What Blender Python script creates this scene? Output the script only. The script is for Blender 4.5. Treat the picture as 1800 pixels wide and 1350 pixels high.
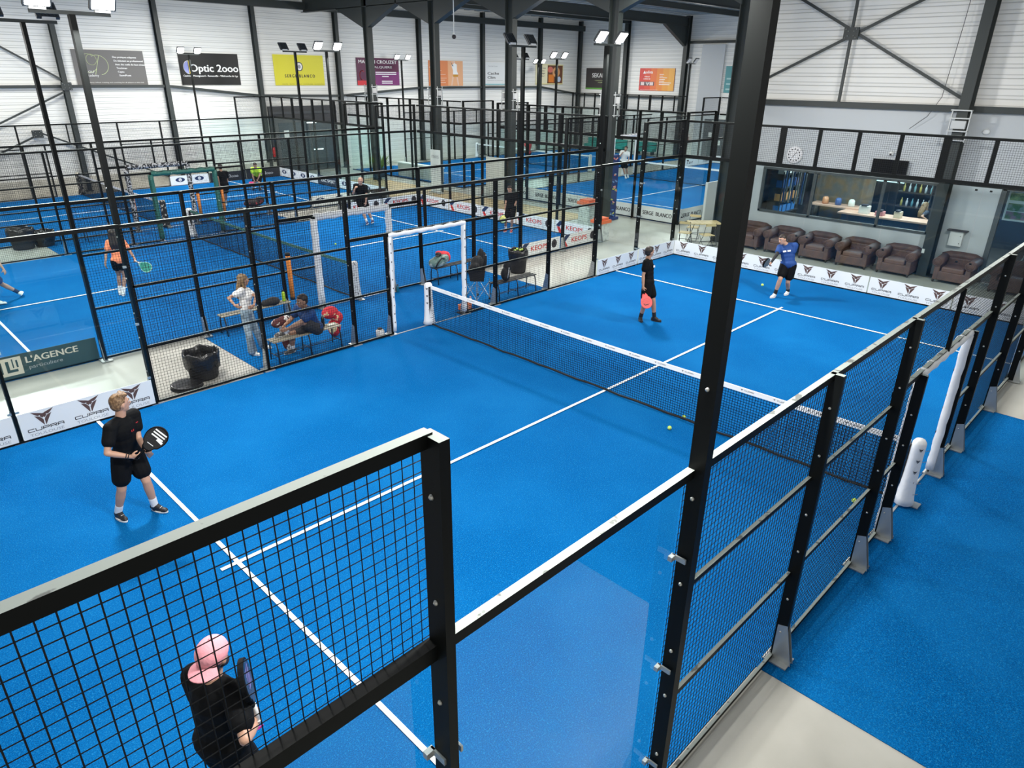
import bpy, bmesh, math, random
from mathutils import Vector, Matrix, Euler
SC = bpy.context.scene
for o in list(bpy.data.objects): bpy.data.objects.remove(o)
R = math.radians
# ---------------------------------------------------------------- camera
CAMP = Vector((-9.368, -6.815, 5.234)); YAW, PITCH, ROLL = 0.7764, -0.4205, 0.0122
fwd = Vector((math.cos(PITCH)*math.cos(YAW), math.cos(PITCH)*math.sin(YAW), math.sin(PITCH)))
rgt = fwd.cross(Vector((0,0,1))).normalized(); upv = rgt.cross(fwd)
r2 = math.cos(ROLL)*rgt+math.sin(ROLL)*upv; u2 = -math.sin(ROLL)*rgt+math.cos(ROLL)*upv
cam = bpy.data.objects.new('camera', bpy.data.cameras.new('camera')); SC.collection.objects.link(cam)
cam.matrix_world = Matrix(((r2.x,u2.x,-fwd.x,CAMP.x),(r2.y,u2.y,-fwd.y,CAMP.y),(r2.z,u2.z,-fwd.z,CAMP.z),(0,0,0,1)))
cam.data.sensor_width = 36; cam.data.lens = 36*1216.7/1800; cam.data.clip_start = .05; cam.data.clip_end = 200
SC.camera = cam
SC.cycles.transparent_max_bounces = 48
# ---------------------------------------------------------------- world, exposure
SC.view_settings.view_transform = 'Standard'; SC.view_settings.look = 'None'
SC.view_settings.gamma = 1; SC.view_settings.use_curve_mapping = False; SC.view_settings.exposure = -0.25
W = bpy.data.worlds.new('world'); SC.world = W; W.use_nodes = True
W.node_tree.nodes['Background'].inputs[0].default_value = (1,.99,.94,1); W.node_tree.nodes['Background'].inputs[1].default_value = .72
def area(name, loc, size, power, color=(1,1,1), rot=(0,0,0), sy=None):
    l = bpy.data.lights.new(name,'AREA'); l.energy = power; l.color = color; l.size = size
    if sy: l.shape='RECTANGLE'; l.size_y = sy
    o = bpy.data.objects.new(name,l); SC.collection.objects.link(o); o.location = loc; o.rotation_euler = rot
    return o
# unseen fill lamps added under the roof to brighten the courts and walls
for x,y,e in [(-8,0,220),(0,-3,230),(5,1,170),(-6,20,420),(-4,12,230),(4,14,230),(-3,25,760),(6,26,700),(18,12,420),(28,13,480),(20,25,520),(30,25,620),(12,8,260)]:
    area('added_fill_lamp', (x,y,7.9), 1.6, e, (1,.99,.93))
# ---------------------------------------------------------------- materials
MT = {}
def mat(name, col, rough=.5, metal=0, noise=None, bump=None, emit=None, spec=None, coat=0):
    if name in MT: return MT[name]
    m = bpy.data.materials.new(name); m.use_nodes = True; nt = m.node_tree; b = nt.nodes['Principled BSDF']
    b.inputs['Base Color'].default_value = (*col,1); b.inputs['Roughness'].default_value = rough; b.inputs['Metallic'].default_value = metal
    if spec is not None: b.inputs['Specular IOR Level'].default_value = spec
    if coat: b.inputs['Coat Weight'].default_value = coat
    if emit: b.inputs['Emission Color'].default_value = (*emit[:3],1); b.inputs['Emission Strength'].default_value = emit[3]
    if noise or bump:
        tc = nt.nodes.new('ShaderNodeTexCoord')
    if noise:  # (scale, col2, lo, hi)
        n = nt.nodes.new('ShaderNodeTexNoise'); n.inputs['Scale'].default_value = noise[0]; n.inputs['Detail'].default_value = 4
        r = nt.nodes.new('ShaderNodeMapRange'); r.inputs[1].default_value = noise[2]; r.inputs[2].default_value = noise[3]
        x = nt.nodes.new('ShaderNodeMix'); x.data_type='RGBA'; x.inputs[6].default_value = (*col,1); x.inputs[7].default_value = (*noise[1],1)
        nt.links.new(tc.outputs['Object'], n.inputs['Vector']); nt.links.new(n.outputs[0], r.inputs[0]); nt.links.new(r.outputs[0], x.inputs[0]); nt.links.new(x.outputs[2], b.inputs['Base Color'])
    if bump:   # (scale, strength)
        n = nt.nodes.new('ShaderNodeTexNoise'); n.inputs['Scale'].default_value = bump[0]; n.inputs['Detail'].default_value = 3
        k = nt.nodes.new('ShaderNodeBump'); k.inputs['Strength'].default_value = bump[1]; k.inputs['Distance'].default_value = .01
        nt.links.new(tc.outputs['Object'], n.inputs['Vector']); nt.links.new(n.outputs[0], k.inputs['Height']); nt.links.new(k.outputs[0], b.inputs['Normal'])
    MT[name] = m; return m
def turf_mat():
    m = bpy.data.materials.new('turf'); m.use_nodes=True; nt=m.node_tree; b=nt.nodes['Principled BSDF']; b.inputs['Roughness'].default_value=.85; b.inputs['Specular IOR Level'].default_value=.04
    g = nt.nodes.new('ShaderNodeNewGeometry')
    def noise(s,d=3):
        n=nt.nodes.new('ShaderNodeTexNoise'); n.inputs['Scale'].default_value=s; n.inputs['Detail'].default_value=d; nt.links.new(g.outputs['Position'],n.inputs['Vector']); return n
    def rng(n,a,c,lo=0,hi=1):
        r=nt.nodes.new('ShaderNodeMapRange'); r.inputs[1].default_value=a; r.inputs[2].default_value=c; r.inputs[3].default_value=lo; r.inputs[4].default_value=hi; nt.links.new(n.outputs[0],r.inputs[0]); return r
    def mix(f,a,c):
        x=nt.nodes.new('ShaderNodeMix'); x.data_type='RGBA'; nt.links.new(f.outputs[0],x.inputs[0])
        for k,v in ((6,a),(7,c)):
            if isinstance(v,tuple): x.inputs[k].default_value=(*v,1)
            else: nt.links.new(v.outputs[2],x.inputs[k])
        return x
    c1 = mix(rng(noise(110,2),.42,.58),(.0,.067,.225),(.0,.124,.375))
    c2 = mix(rng(noise(.55,4),.42,.72,0,.5),c1,(.005,.155,.42))
    c3 = mix(rng(noise(60,3),.56,.68,0,.6),c2,(.02,.23,.49))
    nt.links.new(c3.outputs[2],b.inputs['Base Color'])
    k=nt.nodes.new('ShaderNodeBump'); k.inputs['Strength'].default_value=.35; k.inputs['Distance'].default_value=.012
    nt.links.new(noise(140,2).outputs[0],k.inputs['Height']); nt.links.new(k.outputs[0],b.inputs['Normal'])
    return m
def concrete_mat():
    m = bpy.data.materials.new('concrete'); m.use_nodes=True; nt=m.node_tree; b=nt.nodes['Principled BSDF']; b.inputs['Roughness'].default_value=.32
    g = nt.nodes.new('ShaderNodeNewGeometry')
    n=nt.nodes.new('ShaderNodeTexNoise'); n.inputs['Scale'].default_value=.9; n.inputs['Detail'].default_value=6; nt.links.new(g.outputs['Position'],n.inputs['Vector'])
    r=nt.nodes.new('ShaderNodeMapRange'); r.inputs[1].default_value=.3; r.inputs[2].default_value=.7; nt.links.new(n.outputs[0],r.inputs[0])
    x=nt.nodes.new('ShaderNodeMix'); x.data_type='RGBA'; x.inputs[6].default_value=(.36,.352,.31,1); x.inputs[7].default_value=(.46,.45,.405,1); nt.links.new(r.outputs[0],x.inputs[0])
    nt.links.new(x.outputs[2],b.inputs['Base Color'])
    r3=nt.nodes.new('ShaderNodeMapRange'); r3.inputs[3].default_value=.22; r3.inputs[4].default_value=.5; nt.links.new(n.outputs[0],r3.inputs[0]); nt.links.new(r3.outputs[0],b.inputs['Roughness'])
    return m
def siding_mat(name, axis, base, groove, pitch=.25):
    m = bpy.data.materials.new(name); m.use_nodes=True; nt=m.node_tree; b=nt.nodes['Principled BSDF']; b.inputs['Roughness'].default_value=.42
    g = nt.nodes.new('ShaderNodeNewGeometry'); s=nt.nodes.new('ShaderNodeSeparateXYZ'); nt.links.new(g.outputs['Position'],s.inputs[0])
    d=nt.nodes.new('ShaderNodeMath'); d.operation='DIVIDE'; d.inputs[1].default_value=pitch; nt.links.new(s.outputs['Z'],d.inputs[0])
    f=nt.nodes.new('ShaderNodeMath'); f.operation='FRACT'; nt.links.new(d.outputs[0],f.inputs[0])
    cr=nt.nodes.new('ShaderNodeValToRGB'); cr.color_ramp.interpolation='LINEAR'
    e=cr.color_ramp.elements; e[0].position=0; e[0].color=(0,0,0,1); e[1].position=1; e[1].color=(0,0,0,1)
    for p,v in ((.06,.0),(.12,1),(.2,0),(.42,0),(.48,.7),(.56,0)):
        q=e.new(p); q.color=(v,v,v,1)
    nt.links.new(f.outputs[0],cr.inputs[0])
    x=nt.nodes.new('ShaderNodeMix'); x.data_type='RGBA'; x.inputs[6].default_value=(*base,1); x.inputs[7].default_value=(*groove,1); nt.links.new(cr.outputs[0],x.inputs[0]); nt.links.new(x.outputs[2],b.inputs['Base Color'])
    k=nt.nodes.new('ShaderNodeBump'); k.inputs['Strength'].default_value=.5; k.inputs['Distance'].default_value=.02; k.invert=True
    nt.links.new(cr.outputs[0],k.inputs['Height']); nt.links.new(k.outputs[0],b.inputs['Normal'])
    return m
def glass_mat(name, tint=(.93,.975,.97), refl=1.0, r0=.04):
    m = bpy.data.materials.new(name); m.use_nodes=True; nt=m.node_tree
    for n in list(nt.nodes):
        if n.type!='OUTPUT_MATERIAL': nt.nodes.remove(n)
    out=nt.nodes['Material Output']; t=nt.nodes.new('ShaderNodeBsdfTransparent'); t.inputs[0].default_value=(*tint,1)
    gl=nt.nodes.new('ShaderNodeBsdfGlossy'); gl.inputs['Roughness'].default_value=.02
    fr=nt.nodes.new('ShaderNodeFresnel'); fr.inputs[0].default_value=1.45
    ge=nt.nodes.new('ShaderNodeNewGeometry'); iv=nt.nodes.new('ShaderNodeMath'); iv.operation='SUBTRACT'; iv.inputs[0].default_value=1; nt.links.new(ge.outputs['Backfacing'],iv.inputs[1])
    ff=nt.nodes.new('ShaderNodeMath'); ff.operation='MULTIPLY'; nt.links.new(fr.outputs[0],ff.inputs[0]); nt.links.new(iv.outputs[0],ff.inputs[1]); fr=ff
    mu=nt.nodes.new('ShaderNodeMath'); mu.operation='MULTIPLY'; mu.inputs[1].default_value=refl; nt.links.new(fr.outputs[0],mu.inputs[0])
    mx=nt.nodes.new('ShaderNodeMixShader'); nt.links.new(mu.outputs[0],mx.inputs[0]); nt.links.new(t.outputs[0],mx.inputs[1]); nt.links.new(gl.outputs[0],mx.inputs[2]); nt.links.new(mx.outputs[0],out.inputs[0])
    return m
TURF = turf_mat(); CONC = concrete_mat()
SIDE = siding_mat('white_siding', 'z', (.80,.80,.765), (.50,.51,.49))
GLASS = glass_mat('glass'); BARGLASS = glass_mat('tinted_glass',(.80,.88,.90),1.3)
BLACK = mat('black_paint',(.004,.005,.005),.5,spec=.14); WIRE = mat('black_wire',(.010,.011,.012),.6,spec=.2)
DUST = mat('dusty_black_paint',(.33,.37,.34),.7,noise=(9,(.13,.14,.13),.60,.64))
STEEL = mat('dark_grey_steel',(.026,.033,.032),.5); ROOF = mat('roof_deck',(.32,.36,.38),.5)
GALV = mat('galvanised_steel',(.50,.52,.52),.4,.7); LINE = mat('white_line',(.86,.88,.90),.8)
GREYW = mat('pale_grey_panel',(.50,.53,.55),.4); PLINTH = mat('concrete_plinth',(.56,.54,.47),.8,noise=(3,(.47,.45,.39),.4,.7))
WHITEV = mat('white_vinyl',(.78,.80,.79),.45); PAD = mat('white_padding',(.82,.83,.84),.55,bump=(14,.6))
GREENPAD = mat('green_padding',(.015,.11,.085),.55,noise=(20,(.35,.45,.40),.66,.7)); ORANGE = mat('orange_foam',(.85,.27,.05),.7)
INK = mat('dark_ink',(.035,.03,.035),.6); COPPER = mat('copper_ink',(.10,.052,.042),.5); GREYINK = mat('grey_ink',(.34,.35,.37),.6)
NAVY = mat('navy_ink',(.012,.03,.09),.5); REDINK = mat('red_ink',(.62,.03,.02),.5); WHITEINK = mat('white_ink',(.88,.88,.86),.5)
BOLT = mat('steel_bolt',(.55,.55,.52),.35,.8); TAPE = mat('white_net_tape',(.86,.86,.86),.6); CORD = mat('net_cord',(.004,.008,.016),.7,spec=.1)
LAMPON = mat('lit_floodlight',(1,1,1),.5,emit=(1,.98,.93,28)); LAMPB = mat('floodlight_body',(.04,.045,.05),.4); LAMPW = mat('white_lamp_bracket',(.7,.7,.7),.4)
# ---------------------------------------------------------------- mesh helpers
class MB:
    def __init__(s): s.v=[]; s.f=[]; s.m=[]; s.mats=[]
    def mi(s,m):
        if m is None: return 0
        if m not in s.mats: s.mats.append(m)
        return s.mats.index(m)
    def add(s, vs, fs, m=None):
        n=len(s.v); k=s.mi(m); s.v+= [tuple(v) for v in vs]; s.f += [tuple(i+n for i in f) for f in fs]; s.m += [k]*len(fs); return s
    def box(s, c, d, m=None, rot=None, top=None):
        x,y,z=[q/2 for q in d]; vs=[Vector((a*x,b*y,e*z)) for e in(-1,1) for a,b in((-1,-1),(1,-1),(1,1),(-1,1))]
        if rot is not None: vs=[rot@v for v in vs]
        c=Vector(c); vs=[v+c for v in vs]; F=[(3,2,1,0),(4,5,6,7),(0,1,5,4),(1,2,6,5),(2,3,7,6),(3,0,4,7)]
        s.add(vs,F,m)
        if top is not None: s.m[-5]=s.mi(top)
        return s
    def bar(s, p, q, w, h, m=None, up=(0,0,1), top=None):   # rectangular bar p->q
        p=Vector(p); q=Vector(q); d=(q-p); L=d.length; d.normalize(); u=Vector(up)
        if abs(d.dot(u))>.98: u=Vector((1,0,0))
        a=d.cross(u).normalized(); b=a.cross(d)
        M=Matrix((d,a,b)).transposed(); return s.box((p+q)/2,(L,w,h),m,M,top)
    def tube(s, pts, r, n=8, m=None, cap=True, closed=False):
        pts=[Vector(p) for p in pts]; N=len(pts); rs=r if isinstance(r,(list,tuple)) else [r]*N
        vs=[]; prev=None
        for i,p in enumerate(pts):
            if closed: d=pts[(i+1)%N]-pts[i-1]
            else: d=(pts[min(i+1,N-1)]-pts[max(i-1,0)])
            d.normalize()
            if prev is None:
                u=Vector((0,0,1)) if abs(d.z)<.9 else Vector((1,0,0)); a=d.cross(u).normalized()
            else:
                a=(prev-d*prev.dot(d)); a=a.normalized() if a.length>1e-6 else d.orthogonal().normalized()
            prev=a; b=d.cross(a)
            for k in range(n):
                t=2*math.pi*k/n; vs.append(p+(a*math.cos(t)+b*math.sin(t))*rs[i])
        F=[]
        for i in range(N if closed else N-1):
            j=(i+1)%N
            for k in range(n): F.append((i*n+k,i*n+(k+1)%n,j*n+(k+1)%n,j*n+k))
        if cap and not closed: F.append(tuple(range(n-1,-1,-1))); F.append(tuple((N-1)*n+k for k in range(n)))
        return s.add(vs,F,m)
    def lathe(s, prof, c=(0,0,0), n=20, m=None, sx=1, sy=1):
        vs=[]; c=Vector(c)
        for r,z in prof:
            for k in range(n): t=2*math.pi*k/n; vs.append(c+Vector((r*math.cos(t)*sx,r*math.sin(t)*sy,z)))
        F=[(i*n+k,i*n+(k+1)%n,(i+1)*n+(k+1)%n,(i+1)*n+k) for i in range(len(prof)-1) for k in range(n)]
        F.append(tuple(range(n-1,-1,-1))); F.append(tuple((len(prof)-1)*n+k for k in range(n)))
        return s.add(vs,F,m)
    def sph(s, c, r, m=None, n=12, k=8, M=None):
        c=Vector(c); rr=r if isinstance(r,(list,tuple)) else (r,r,r); vs=[]; F=[]
        for i in range(k+1):
            a=math.pi*i/k
            for j in range(n):
                t=2*math.pi*j/n; p=Vector((rr[0]*math.sin(a)*math.cos(t),rr[1]*math.sin(a)*math.sin(t),rr[2]*math.cos(a)))
                if M is not None: p=M@p
                vs.append(c+p)
        for i in range(k):
            for j in range(n): F.append((i*n+j,(i+1)*n+j,(i+1)*n+(j+1)%n,i*n+(j+1)%n))
        return s.add(vs,F,m)
    def cone(s, p, q, r1, r2, m=None, n=12):   # round cone
        p=Vector(p); q=Vector(q); s.sph(p,r1,m,n,8); s.sph(q,r2,m,n,8)
        if (q-p).length>1e-4:
            K=6; s.tube([p.lerp(q,i/K) for i in range(K+1)],[r1+(r2-r1)*i/K for i in range(K+1)],n,m)
        return s
    def poly(s, pts, m=None): return s.add(pts,[tuple(range(len(pts)))],m)
    def prism(s, pts, off, m=None):   # pts 3d loop, off vector
        off=Vector(off); a=[Vector(p) for p in pts]; b=[p+off for p in a]; n=len(a)
        F=[tuple(range(n-1,-1,-1)),tuple(range(n,2*n))]+[(i,(i+1)%n,n+(i+1)%n,n+i) for i in range(n)]
        return s.add(a+b,F,m)
    def xf(s, M):
        s.v=[tuple(M@Vector(v)) for v in s.v]; return s
    def build(s, name, m=None, parent=None, smooth=False, bevel=0, sub=0):
        me=bpy.data.meshes.new(name); me.from_pydata(s.v,[],s.f); 
        mats=s.mats if s.mats else [m]
        if m is not None and s.mats and None in s.mats: mats=[m if q is None else q for q in s.mats]
        for q in mats: me.materials.append(q if q is not None else m)
        if len(mats)>1: me.polygons.foreach_set('material_index', s.m)
        if smooth: me.polygons.foreach_set('use_smooth',[True]*len(me.polygons))
        me.update(); o=bpy.data.objects.new(name,me); SC.collection.objects.link(o)
        if parent is not None:
            o.parent=parent; o.matrix_parent_inverse = parent.matrix_basis.inverted()
        if bevel: b=o.modifiers.new('b','BEVEL'); b.width=bevel; b.segments=2; b.limit_method='ANGLE'
        if sub: b=o.modifiers.new('s','SUBSURF'); b.levels=sub; b.render_levels=sub
        return o
def tag(o, label, cat, group=None):
    o['label']=label; o['category']=cat
    if group: o['group']=group
    return o
def struct(o): o['kind']='structure'; return o
def thing(name, label, cat, loc=(0,0,0), rz=0, group=None):
    o=bpy.data.objects.new(name,None); SC.collection.objects.link(o); o.location=loc; o.rotation_euler=(0,0,rz); o.empty_display_size=.1
    bpy.context.view_layer.update() if False else None
    return tag(o,label,cat,group)
def dup(o, loc=None, rz=None, label=None, group=None, parent=None):
    c=o.copy(); SC.collection.objects.link(c)
    if parent is not None: c.parent=parent
    if loc is not None: c.location=loc
    if rz is not None: c.rotation_euler=(0,0,rz)
    if label: c['label']=label
    if group: c['group']=group
    for ch in o.children: dup(ch,parent=c)
    return c
# ---------------------------------------------------------------- lettering
_tx={}
def text_geo(t):
    if t in _tx: return _tx[t]
    cu=bpy.data.curves.new('t','FONT'); cu.body=t; cu.size=1; cu.resolution_u=3
    o=bpy.data.objects.new('t',cu); SC.collection.objects.link(o)
    dg=bpy.context.evaluated_depsgraph_get(); me=bpy.data.meshes.new_from_object(o.evaluated_get(dg))
    vs=[tuple(v.co) for v in me.vertices]; fs=[tuple(p.vertices) for p in me.polygons]
    bpy.data.objects.remove(o); bpy.data.meshes.remove(me)
    _tx[t]=(vs,fs); return _tx[t]
def put_text(mb, t, o, ux, uz, h, m, width=None, center=True, bold=0, slant=0):
    """o: centre of the baseline, ux/uz: unit vectors on the board, h: cap height"""
    vs,fs=text_geo(t)
    if not vs: return
    x0=min(v[0] for v in vs); x1=max(v[0] for v in vs); s=h/.7; k=s
    if width: k=width/(x1-x0)
    o=Vector(o); ux=Vector(ux); uz=Vector(uz); nn=ux.cross(uz)
    sh=-(x0+x1)/2 if center else -x0
    offs=[(0,0)] if not bold else [(-bold,0),(bold,0),(0,bold*.6)]
    for q,(a,b) in enumerate(offs):
        mb.add([o+ux*((v[0]+sh)*k+a+slant*v[1]*s)+uz*(v[1]*s+b)+nn*(.0004*q) for v in vs],fs,m)
def stroke(mb, pts, w, o, ux, uz, m, off=0):
    ux=Vector(ux); uz=Vector(uz); o=Vector(o)+ux.cross(uz)*off
    P=[Vector((a,b)) for a,b in pts]
    for a,b in zip(P,P[1:]):
        d=(b-a)
        if d.length<1e-6: continue
        d.normalize(); n=Vector((-d.y,d.x))*w/2; a2=a-d*w*.45; b2=b+d*w*.45
        mb.poly([o+ux*q.x+uz*q.y for q in(a2-n,b2-n,b2+n,a2+n)],m)
WIDE={'C':[[(1,1),(.12,1),(0,.85),(0,.15),(.12,0),(1,0)]],'U':[[(0,1),(0,.15),(.12,0),(.88,0),(1,.15),(1,1)]],
 'P':[[(0,0),(0,.5),(.0,1),(.88,1),(1,.88),(1,.5),(.88,.38),(.1,.38)]],'R':[[(0,0),(0,1),(.88,1),(1,.88),(1,.55),(.88,.42),(.1,.42)],[(.6,.42),(1,0)]],
 'A':[[(0,0),(0,.85),(.12,1),(.88,1),(1,.85),(1,0)],[(0,.4),(1,.4)]]}
def wide_word(mb, word, o, ux, uz, w, h, m):
    n=len(word); gap=.045*w; cw=(w-gap*(n-1)); cw/=n
    for i,ch in enumerate(word):
        x0=-w/2+i*(cw+gap)
        for st in WIDE[ch]: stroke(mb,[(x0+a*cw,b*h) for a,b in st],h*.27,o,ux,uz,m)
def emblem(mb, o, ux, uz, s, m):   # winged triangle mark, s = half width
    ux=Vector(ux); uz=Vector(uz); o=Vector(o)
    H=[[(1,1),(.12,.64),(.16,.42),(.45,.36),(.64,.52)],[(.74,.44),(.34,.26),(.13,-.04),(.05,-.25),(.06,-1)],[(.1,.62),(0,.58),(0,.12),(.1,.0),(.3,.28)]]
    for sg in(1,-1):
        for q in H:
            pp=[o+ux*(sg*a*s)+uz*(b*s*.82) for a,b in q]
            mb.poly(pp if sg<0 else pp[::-1],m)
# ================================================================ the hall
def slab(name, x0,x1,y0,y1,z0,z1,m):
    return struct(MB().box(((x0+x1)/2,(y0+y1)/2,(z0+z1)/2),(x1-x0,y1-y0,z1-z0),m).build(name))
slab('floor',-16,37,-12,31.6,-.2,-.012,CONC)
slab('wall_left',-16,37,31.15,31.4,0,9.5,SIDE)
slab('trim_1',-16,10.2,30.98,31.15,-.01,.62,PLINTH)
slab('wall_back',36.35,36.6,5,31.4,0,9.5,SIDE)
slab('wall_side',13.8,36.5,4.6,4.85,0,9.5,GREYW)
# roof deck with ribs
b=MB(); b.box((10.5,9.8,9.1),(54,44,.1),ROOF)
for i in range(60): b.box((-15+i*.9,9.8,9.03),(.35,43.6,.06),ROOF)
struct(b.build('ceiling'))
# bar wall with openings at X=13.5
b=MB(); SG=siding_mat('white_siding_bar','z',(.80,.79,.75),(.50,.49,.46))
b.box((13.68,-3.5,6.9),(.2,17,4.8),SG)
for y0,y1,z0,z1 in ((-12,-4.35,-.01,4.6),(-2.75,-1.2,-.01,4.6),(-4.35,-2.75,2.6,4.6),(-1.2,4.08,-.01,1.12),(-1.2,4.08,2.52,4.6),(4.08,4.86,-.01,4.6)):
    b.box((13.65,(y0+y1)/2,(z0+z1)/2),(.12,y1-y0,z1-z0),GREYW)
struct(b.build('wall_right'))
FR=mat('window_frame_grey',(.07,.08,.085),.45)
w=MB()
for z in(1.12,2.5): w.box((13.6,1.44,z+.01),(.1,5.28,.07),FR)
for y in(4.05,2.35,.26,-1.17): w.box((13.6,y,1.8),(.1,.07,1.4),FR)
wo=struct(w.build('window_1')); MB().box((13.62,1.44,1.81),(.02,5.2,1.36),BARGLASS).build('window_pane',None,wo)
w=MB()
for y in(-2.78,-4.33): w.box((13.6,y,1.3),(.12,.12,2.6),FR)
w.box((13.6,-3.55,2.58),(.12,1.6,.1),FR); do=struct(w.build('door_1')); MB().box((13.62,-3.55,1.3),(.02,1.5,2.5),BARGLASS).build('door_pane',None,do)
# dark rail under the siding on the bar wall
# steel columns
def ibeam(mb,p,q,w,h,m,up):
    p=Vector(p);q=Vector(q);u=Vector(up).normalized(); t=.03
    mb.bar(p,q,.02,h-.02,m,u)
    for s in(-1,1): mb.bar(p+u*s*(h/2-t/2),q+u*s*(h/2-t/2),w,t,m,u)
def column(x,y,label,w=.24,h=.34,z=8.95,axis=(1,0,0),group='steel columns along the far left wall'):
    m=MB(); ibeam(m,(x,y,0),(x,y,z),w,h,STEEL,axis); m.box((x,y,.01),(w+.12,h+.12,.03),STEEL)
    return tag(m.build('steel_column'),label,'column',group)
COLX=[-4.2,.45,4.85,9.7,14.6,20.5,25.9,31.6,36.1]
LBL=['at the far left end','by the cross braces','between the grey and black banners','between the black and yellow banners','between the yellow and purple banners','between the purple and orange banners','between the orange and white banners','beside the cream food banner','in the far corner of the hall']
for x,l in zip(COLX,LBL): column(x,30.97,'tall dark grey steel column on the far left wall, '+l,.2,.3,axis=(0,1,0))
for y,l in((26.6,'between the black and the orange banner'),(21.6,'right of the orange banner'),(16.5,'behind the far courts near the entrance door')):
    column(36.1,y,'dark steel column on the back wall '+l,.3,.34,group='steel columns on the back wall')
INT=[(25.1,'at the potted plant'),(20.0,'behind the white roll-up banner'),(15.15,'behind the man in black on the middle court'),(9.95,'near the display kiosk'),(4.9,'by the bistro table')]
for y,l in INT:
    m=MB(); w=.42 if y>5 else .5
    ibeam(m,(12.7,y,0),(12.7,y,8.9),w*.62,w,STEEL,(0,1,0))
    c=tag(m.build('steel_column'),'heavy dark steel column in the middle of the hall '+l,'column','heavy columns in the middle of the hall')
    h=MB()
    for s in(-1,1):
        if y==4.9 and s<0: continue
        yy=2.5 if y>5 else 2.0
        h.prism([(12.55,y+s*.2,7.25),(12.55,y+s*.2,8.9),(12.55,y+s*yy,8.9),(12.55,y+s*yy,8.15)],(.3,0,0),STEEL)
    h.build('haunch',None,c)
    if y>5:
        g=MB()
        for s in(-1,1):
            x=12.7; yy=y+s*.33
            for z in(3.9,4.25,4.6): g.box((x-.05,yy,z),(.3,.12,.03),GALV)
            for dx in(-.18,.1): g.bar((x+dx,yy,3.85),(x+dx,yy,4.7),.025,.025,GALV)
            g.box((x-.05,yy,4.42),(.2,.08,.22),LAMPW)
        g.build('cable_cage',None,c)
column(13.3,-1.42,'tall dark steel column standing in front of the bar wall beside the window',.26,.44,group=None)
g=MB()
for z in(3.75,3.98,4.3,4.5): g.box((13.02,-1.42,z),(.14,.5,.03),GALV)
for y in(-1.65,-1.2): g.bar((13.02,y,3.7),(13.02,y,4.5),.03,.03,GALV)
g.box((13.0,-1.42,4.14),(.1,.34,.2),GALV)
tag(g.build('cable_cage'),'small galvanised cable cage clamped to the column beside the bar','bracket')
column(12.95,-8.2,'dark steel column at the right end of the bar wall',.26,.44,group=None)
# roof beams
def beam(name,p,q,label,w=.22,h=.55,grp='roof beams'):
    m=MB(); ibeam(m,p,q,w,h,STEEL,(0,0,1)); return tag(m.build(name),label,'beam',grp)
beam('roof_beam',(12.7,4.9,8.55),(12.7,31,8.55),'long dark steel roof beam over the row of heavy columns',.3,.8)
for y,l in((21.6,'ending above the orange banner'),(12.8,'over the middle of the far court'),(4.9,'at the bar side of the hall')):
    beam('roof_beam',(12.7,y,8.6),(36.1,y,8.6),'dark steel roof beam running to the back wall, '+l)
for x,l in((4.85,'left of the black banner'),(-4.2,'at the left edge')): beam('roof_beam',(x,31,8.75),(x,18,8.75),'dark roof beam leaving the far left wall '+l,.2,.4)
for y in(17.3,26.5): beam('roof_beam',(12.7,y,8.8),(36.1,y,8.8),'thinner dark roof purlin over the back courts at column line %s'%('near' if y<20 else 'far'),.16,.3)
m=MB(); m.box((10,30.85,8.45),(53,.25,.35),STEEL); tag(m.build('eaves_beam'),'dark eaves beam along the top of the far left wall','beam')
m=MB(); m.prism([(36.0,21.6,7.1),(36.0,21.6,8.6),(33.4,21.6,8.6),(33.4,21.6,8.3)],(0,.25,0),STEEL); tag(m.build('haunch_bracket'),'dark triangular haunch where the beam meets the column right of the orange banner','beam')
# girts (rails) on the walls
GZ=[4.5,4.53,4.53,4.05,4.0,4.4,4.42,4.42,3.9]
GL=['under the grey banner at the far left','under the grey banner','sloping under the black banner','level under the yellow banner','rising under the purple banner','under the orange banner','under the white banner','sloping under the cream banner']
for i in range(8):
    a=(COLX[i]+.1,30.98,GZ[i]); c=(COLX[i+1]-.1,30.98,GZ[i+1])
    tag(MB().bar(a,c,.12,.12,STEEL).build('wall_rail'),'dark steel wall rail '+GL[i],'rail')
tag(MB().box((36.2,26.2,3.85),(.12,9.4,.14),STEEL).build('wall_rail'),'dark steel wall rail across the back wall under its two banners','rail')
tag(MB().box((36.2,18.9,7.35),(.12,5.2,.16),STEEL).build('wall_rail'),'short dark rail high on the back wall right of the orange banner','rail')
tag(MB().box((13.46,-3.6,4.52),(.14,16.4,.16),STEEL).build('wall_rail'),'long dark rail between grey panels and white siding above the bar window','rail')
tag(MB().box((36.27,19.6,3.6),(.08,1.7,7.2),GREYW).build('wall_panel'),'tall pale grey flush panel on the back wall right of the banners','panel')
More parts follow.
